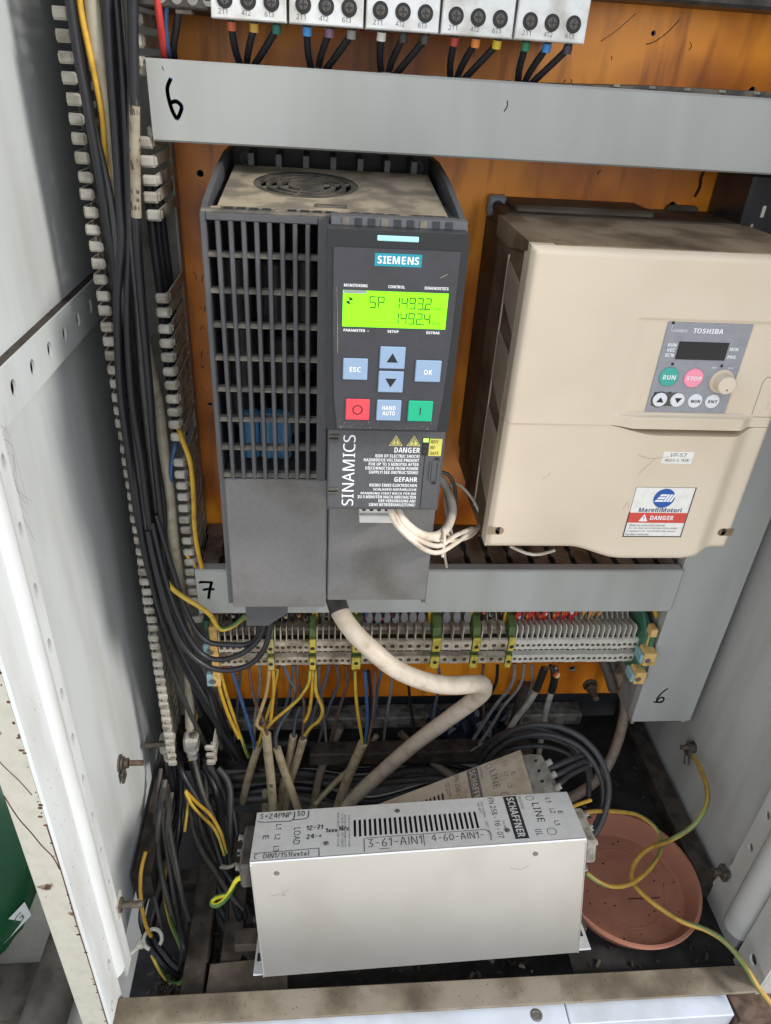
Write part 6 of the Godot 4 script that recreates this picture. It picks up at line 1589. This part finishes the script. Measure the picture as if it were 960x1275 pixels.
func filters() -> void:
	var rear = make_filter("dusty tilted line filter leaning behind the front one, half hidden", Vector3(23, -331, 205), Vector3(-6, -2, 28.5), true)
	var d = make_filter("silver metal line filter standing at the front with handwriting on its top", Vector3(14.6, -191.1, 261.3), Vector3(-13.1, -1.6, 4.4), false)
	# felt pen notes on the front filter only
	var s := sh()
	spell(s, "S+24PNP", 3.6, -48.6, 0.95, 0.61)
	spell(s, "30", 35.6, -49.2, 0.95, 0.61)
	s.ribbon([Vector2(1.4, 45.6), Vector2(8, 44.4), Vector2(20, 44.0), Vector2(32, 44.6), Vector2(33.4, 55)], 0.8, Vector3.RIGHT, Vector3.FORWARD, Vector3.ZERO, 0.3)
	s.ribbon([Vector2(33, 44.8), Vector2(43, 45.4), Vector2(45.6, 48), Vector2(45.8, 55)], 0.8, Vector3.RIGHT, Vector3.FORWARD, Vector3.ZERO, 0.3)
	spell(s, "12-71", 45, -31.6, 0.8, 0.72)
	spell(s, "24-+", 45.6, -21.6, 0.8, 0.72)
	spell(s, "1oxe", 61.6, -27.4, 0.75, 0.72)
	spell(s, "N/c", 73.4, -28.4, 0.75, 0.72)
	spell(s, "C", 3.4, -3.6, 0.8, 0.50)
	spell(s, "DIN1/151(veto)", 11, -3.4, 0.82, 0.50)
	for e in [[Vector2(2.4, 9.4), Vector2(56, 10.4)], [Vector2(56, 10.4), Vector2(56.4, 2)]]: s.ribbon(e, 0.6, Vector3.RIGHT, Vector3.FORWARD, Vector3.ZERO, 0.3)
	spell(s, "3-61-AIN1", 97, -7.6, 1.42, 0.58)
	spell(s, "4-60-AIN1-", 150.4, -9.0, 1.18, 0.54)
	for e in [[Vector2(93.6, 17.6), Vector2(93.6, 3)], [Vector2(95, 17.8), Vector2(196, 18.2)], [Vector2(196, 18.2), Vector2(200, 14), Vector2(199, 6)], [Vector2(143.6, 18), Vector2(143.4, 5)], [Vector2(106, 5), Vector2(114, 4.8)]]: s.ribbon(e, 0.5, Vector3.RIGHT, Vector3.FORWARD, Vector3.ZERO, 0.3)
	part("handwriting", s, "ink_black", d)
	var f := sh()
	f.ribbon([Vector2(214, -24), Vector2(220, -26.6), Vector2(226, -26), Vector2(230, -22.6)], 0.2, Vector3.RIGHT, Vector3.UP, Vector3(0, 0, 0), 0.1)
	f.ribbon([Vector2(14, -36), Vector2(20, -35), Vector2(26, -36.4), Vector2(24, -33), Vector2(30, -31)], 0.2, Vector3.RIGHT, Vector3.UP, Vector3(0, 0, 0), 0.1)
	part("scratch", f, "ink_grey", d).set_meta("kind", "stuff")


# ---------------------------------------------------------------- small things
func saucer() -> void:
	var s := sh()
	var c = Vector3(394, -371.6, 193)
	s.lathe(c, Vector3.UP, [[0, 0], [58, 0], [63, 3], [74, 24], [75.6, 27.6], [74.6, 29.4], [72, 29.4], [70.6, 27], [63, 9], [60, 6.6], [44, 6], [43, 6.5], [42, 6], [20, 6], [0, 6]], 72)
	var o = single("terracotta_saucer", s, "terracotta", "round terracotta plant saucer on the cabinet floor right of the filter", "saucer", c)
	var l := sh(lin(120, 66, 52))
	l.box(396, 430, -365.5, -365.1, 206, 207)
	part("moulded_line", l, "terracotta", o)
	var cb := sh(lin(58, 46, 40))
	for k in 38:
		var a = rng.randf() * TAU
		var r = 70.0 * sqrt(rng.randf())
		if r > 60: r = 58.0
		cb.box(c.x + cos(a) * r - 0.7, c.x + cos(a) * r + rng.randf_range(0.0, 1.4), -365.7, -365.7 + rng.randf_range(0.3, 1.0), c.z + sin(a) * r - 0.6, c.z + sin(a) * r + rng.randf_range(0.0, 1.2))
	part("dirt_crumb", cb, "frame_dark", o).set_meta("kind", "stuff")


func fittings() -> void:
	var cl := "clear wire clamps at the foot of the left duct"
	for q in [[-96, -286, 56, "clear plastic clamp at the lower end of the left finger row"], [-70, -284, 56, "clear plastic clamp at the lower end of the right finger row"]]:
		var o = thing("wire_clamp", q[3], "clamp", Vector3(q[0], q[1] - 14, q[2]), cl)
		part("body", sh().box(q[0] - 8, q[0] + 8, q[1] - 12, q[1] + 10, q[2] - 10, q[2] + 8, 3.0).box(q[0] - 4, q[0] + 6, q[1] - 22, q[1] - 8, q[2] - 4, q[2] + 10, 2.5), "clamp_clear", o)
		part("screw", sh().lathe(Vector3(q[0] + 3, q[1] + 8, q[2]), Vector3(0.2, 1, 0.4), [[4, 0], [4, 4], [2, 5], [0, 5]], 12), "bolt", o)
	var b = thing("stud_bolt", "steel stud sticking out to the left of the lower left clamp", "bolt", Vector3(-112, -276, 66))
	part("shank", sh().lathe(Vector3(-116, -277, 66), Vector3(1, 0.1, 0), [[0, 0], [3.4, 0], [3.4, 22], [0, 22]], 14), "bolt", b)
	b = thing("earth_bolt", "bolt with washers and a spring ring on the left wall near the bottom", "bolt", Vector3(-122, -227, 130))
	part("washer", sh().lathe(Vector3(-123, -227, 130), Vector3(1, 0, 0), [[8.6, 0], [8.6, 1.6], [5, 2], [6.6, 2.2], [6.6, 4.4], [4, 4.6], [5, 5.4], [5, 9], [0, 9]], 20), "bolt", b)
	part("shank", sh().lathe(Vector3(-113, -227, 130), Vector3(1, 0, 0), [[2.8, 0], [2.8, 13], [0, 13]], 14), "rust_bit", b)
	part("tag_end", sh().box(-121, -118, -246, -232, 128, 140, 1.0), "bolt", b)
	b = thing("stud_bolt", "pale bolt standing out of the left post just above the white tie", "bolt", Vector3(-105, -280, 236))
	part("head", sh().lathe(Vector3(-105, -280, 240), Vector3(1, 0, 0), [[6.5, 0], [6.5, 3], [3.2, 3.2], [3.2, 21], [0, 21]], 14), "bolt", b)
	part("plate", sh().box(-105, -104, -290, -270, 232, 248), "post_dirty", b)
	b = thing("wire_lug", "cable lug bolted to the right wall with a yellow green wire", "lug", Vector3(494, -280, 84))
	part("bolt", sh().lathe(Vector3(497, -276, 86), Vector3(-1, 0, 0), [[6.6, 0], [6.6, 2], [5, 2.2], [5, 6.4], [2.8, 6.6], [2.8, 16], [0, 16]], 14), "bolt", b)
	part("lug", sh().box(489, 491, -288, -270, 81, 92, 1.0).lathe(Vector3(489, -285, 90), Vector3(-0.2, -1, 0.9), [[3.2, 0], [3.2, 10], [0, 10]], 12), "bolt", b)
	b = thing("plate_bolt", "dusty bolt at the lower edge of the orange plate left of the right duct", "bolt", Vector3(376, -244, 0))
	part("head", sh().lathe(Vector3(399, -262, 0), Vector3(0, 0, 1), [[9, 0], [9, 2], [6.4, 2.2], [6.4, 9], [3.8, 9.2], [3.8, 24], [0, 24]], 16), "bolt", b)
	var t = thing("cable_tie", "white cable tie round two black cables at the lower left", "cable tie", Vector3(-104, -390, 204))
	var tr := sh()
	var cc = Vector3(-96, -404, 205)
	var ring = []
	for k in 15:
		var a = -0.6 + TAU * 0.8 * k / 14
		ring.append(cc + Vector3(cos(a) * 9, sin(a) * 6.0, -sin(a) * 7.0))
	tr.tube(ring, 2.0, 8, null, 0.0, true, 1.0)
	part("strap", tr, "tie_white", t)
	part("head", sh().box(-112, -104, -410, -403, 204, 212, 1.5), "tie_white", t)
	part("tail", sh().tube([Vector3(-108, -406, 210), Vector3(-116, -408, 216)], 2.0, 6), "tie_white", t)
	t = thing("cable_tie", "dull grey tie round the twisted cables left of the front filter", "cable tie", Vector3(-25, -340, 160))
	part("strap", sh().tube([Vector3(-32, -374, 148), Vector3(-24, -366, 154), Vector3(-16, -358, 156)], 3.0, 8, null, 0.0, true, 0.5), "clamp_clear", t)
	t = thing("cable_tie", "small clear tie on the yellow wire between the two clamps", "cable tie", Vector3(-72, -298, 56))
	part("knot", sh().box(-76, -68, -308, -300, 54, 60, 1.5), "clamp_clear", t)
	# blue plastic film crumpled at the back
	var bl := sh()
	var P = func(i, j): return Vector3(206 + i * 9 + 3 * sin(j * 2.1), -372 + j * 8 + 3 * sin(i * 1.3), -6 + 7 * sin(i * 1.9 + j * 1.1) + 4 * cos(j * 2.7 - i))
	for i in 11:
		for j in 8:
			var q = [P.call(i, j), P.call(i + 1, j), P.call(i + 1, j + 1), P.call(i, j + 1)]
			for tri3 in [[0, 1, 2], [0, 2, 3]]:
				var nn = (q[tri3[1]] - q[tri3[0]]).cross(q[tri3[2]] - q[tri3[0]]).normalized()
				bl.tri(q[tri3[0]], q[tri3[1]], q[tri3[2]], nn, nn, nn)
				var off = nn * -0.4
				bl.tri(q[tri3[0]] + off, q[tri3[1]] + off, q[tri3[2]] + off, -nn, -nn, -nn)
	single("plastic_film", bl, "plastic_blue", "crumpled blue plastic film at the back behind the filters", "plastic film", Vector3(250, -372, 0))
	# outside, left of the cabinet
	var g1 = thing("sack", "green and white printed sack lying outside left of the cabinet", "sack", Vector3(-340, -470, 140))
	var sk := sh()
	var sw := sh()
	var S = func(u, w):
		var ua = u * TAU; var wb = w * PI
		var r = 1.0 + 0.05 * sin(ua * 3 + wb * 4) + 0.03 * sin(ua * 7 - wb * 5) + 0.014 * sin(ua * 19 + wb * 13)
		return Vector3(-338 + 120 * r * sin(wb) * cos(ua), -368 + 100 * -cos(wb) * r, 140 + 150 * r * sin(wb) * sin(ua))
	for i in 48:
		for j in 28:
			var q = [S.call(i / 48.0, j / 28.0), S.call((i + 1) / 48.0, j / 28.0), S.call((i + 1) / 48.0, (j + 1) / 28.0), S.call(i / 48.0, (j + 1) / 28.0)]
			var nn = []
			for p in q: nn.append(((p - Vector3(-338, -368, 140)) / Vector3(120, 100, 150)).normalized())
			var tgt = sw if j < 8 else sk
			tgt.tri(q[0], q[1], q[2], nn[0], nn[1], nn[2]); tgt.tri(q[0], q[2], q[3], nn[0], nn[2], nn[3])
	part("printed_film", sk, "bag_green", g1)
	part("white_underside", sw, "bag_white", g1)
	var sp = Vector3(-222, -362, 206)
	var sn = Vector3(0.86, 0.16, 0.48).normalized()
	var sr = Vector3.UP.cross(sn).normalized()
	var su = sn.cross(sr).normalized()
	var wl := sh()
	wl.quad(sp - sr * 16 - su * 9, sp + sr * 16 - su * 11, sp + sr * 16 + su * 10, sp - sr * 16 + su * 11, sp - sn * 10)
	part("white_label", wl, "bag_white", g1)
	txt(g1, "KG", sp + sn * 0.4, 19, 10, "ink_grey", sr, su)
	var pp = thing("floor_pipe", "dusty grey pipe lying on the ground left of the cabinet", "pipe", Vector3(-190, -470, 240))
	part("pipe", sh().tube([Vector3(-188, -446, 60), Vector3(-200, -446, 420)], 22, 22), "sheet", pp)
	single("floor_plank", sh().box(-520, -214, -470, -452, 196, 250, 3.0), "sheet", "dusty plank lying across the ground left of the pipe", "plank", Vector3(-360, -470, 222))


func debris() -> void:
	var chip := sh()
	chip.box(-3.0, 3.0, -0.7, 0.7, -1.2, 1.2, 0.4)
	var mesh = chip.mesh(Vector3.ZERO)
	var mmesh := MultiMesh.new()
	mmesh.transform_format = MultiMesh.TRANSFORM_3D
	mmesh.mesh = mesh
	var spots = []
	for k in 1100:
		var q = [[-92, -60, 232, 282, -452], [-40, 20, 180, 240, -440], [-100, -30, 200, 284, -462], [200, 470, 20, 282, -371], [100, 300, 60, 230, -466]][[0, 0, 1, 1, 2, 2, 3, 4][k % 8]]
		spots.append(Transform3D(Basis.from_euler(Vector3(rng.randf_range(-0.8, 0.8), rng.randf() * TAU, rng.randf_range(-0.8, 0.8))).scaled(Vector3.ONE * rng.randf_range(0.5, 1.5)), Vector3(rng.randf_range(q[0], q[1]), q[4] + pow(rng.randf(), 2.0) * (20 if q[4] < -400 else 1.5), rng.randf_range(q[2], q[3])) * 0.001 + UP))
	mmesh.instance_count = spots.size()
	for i in spots.size(): mmesh.set_instance_transform(i, spots[i])
	var o := MultiMeshInstance3D.new()
	o.name = "debris"
	o.multimesh = mmesh
	o.material_override = M["frame_dark"]
	add_child(o)
	metas(o, "loose dark chips and dirt scattered on the cabinet bottom", "debris", "", "stuff")
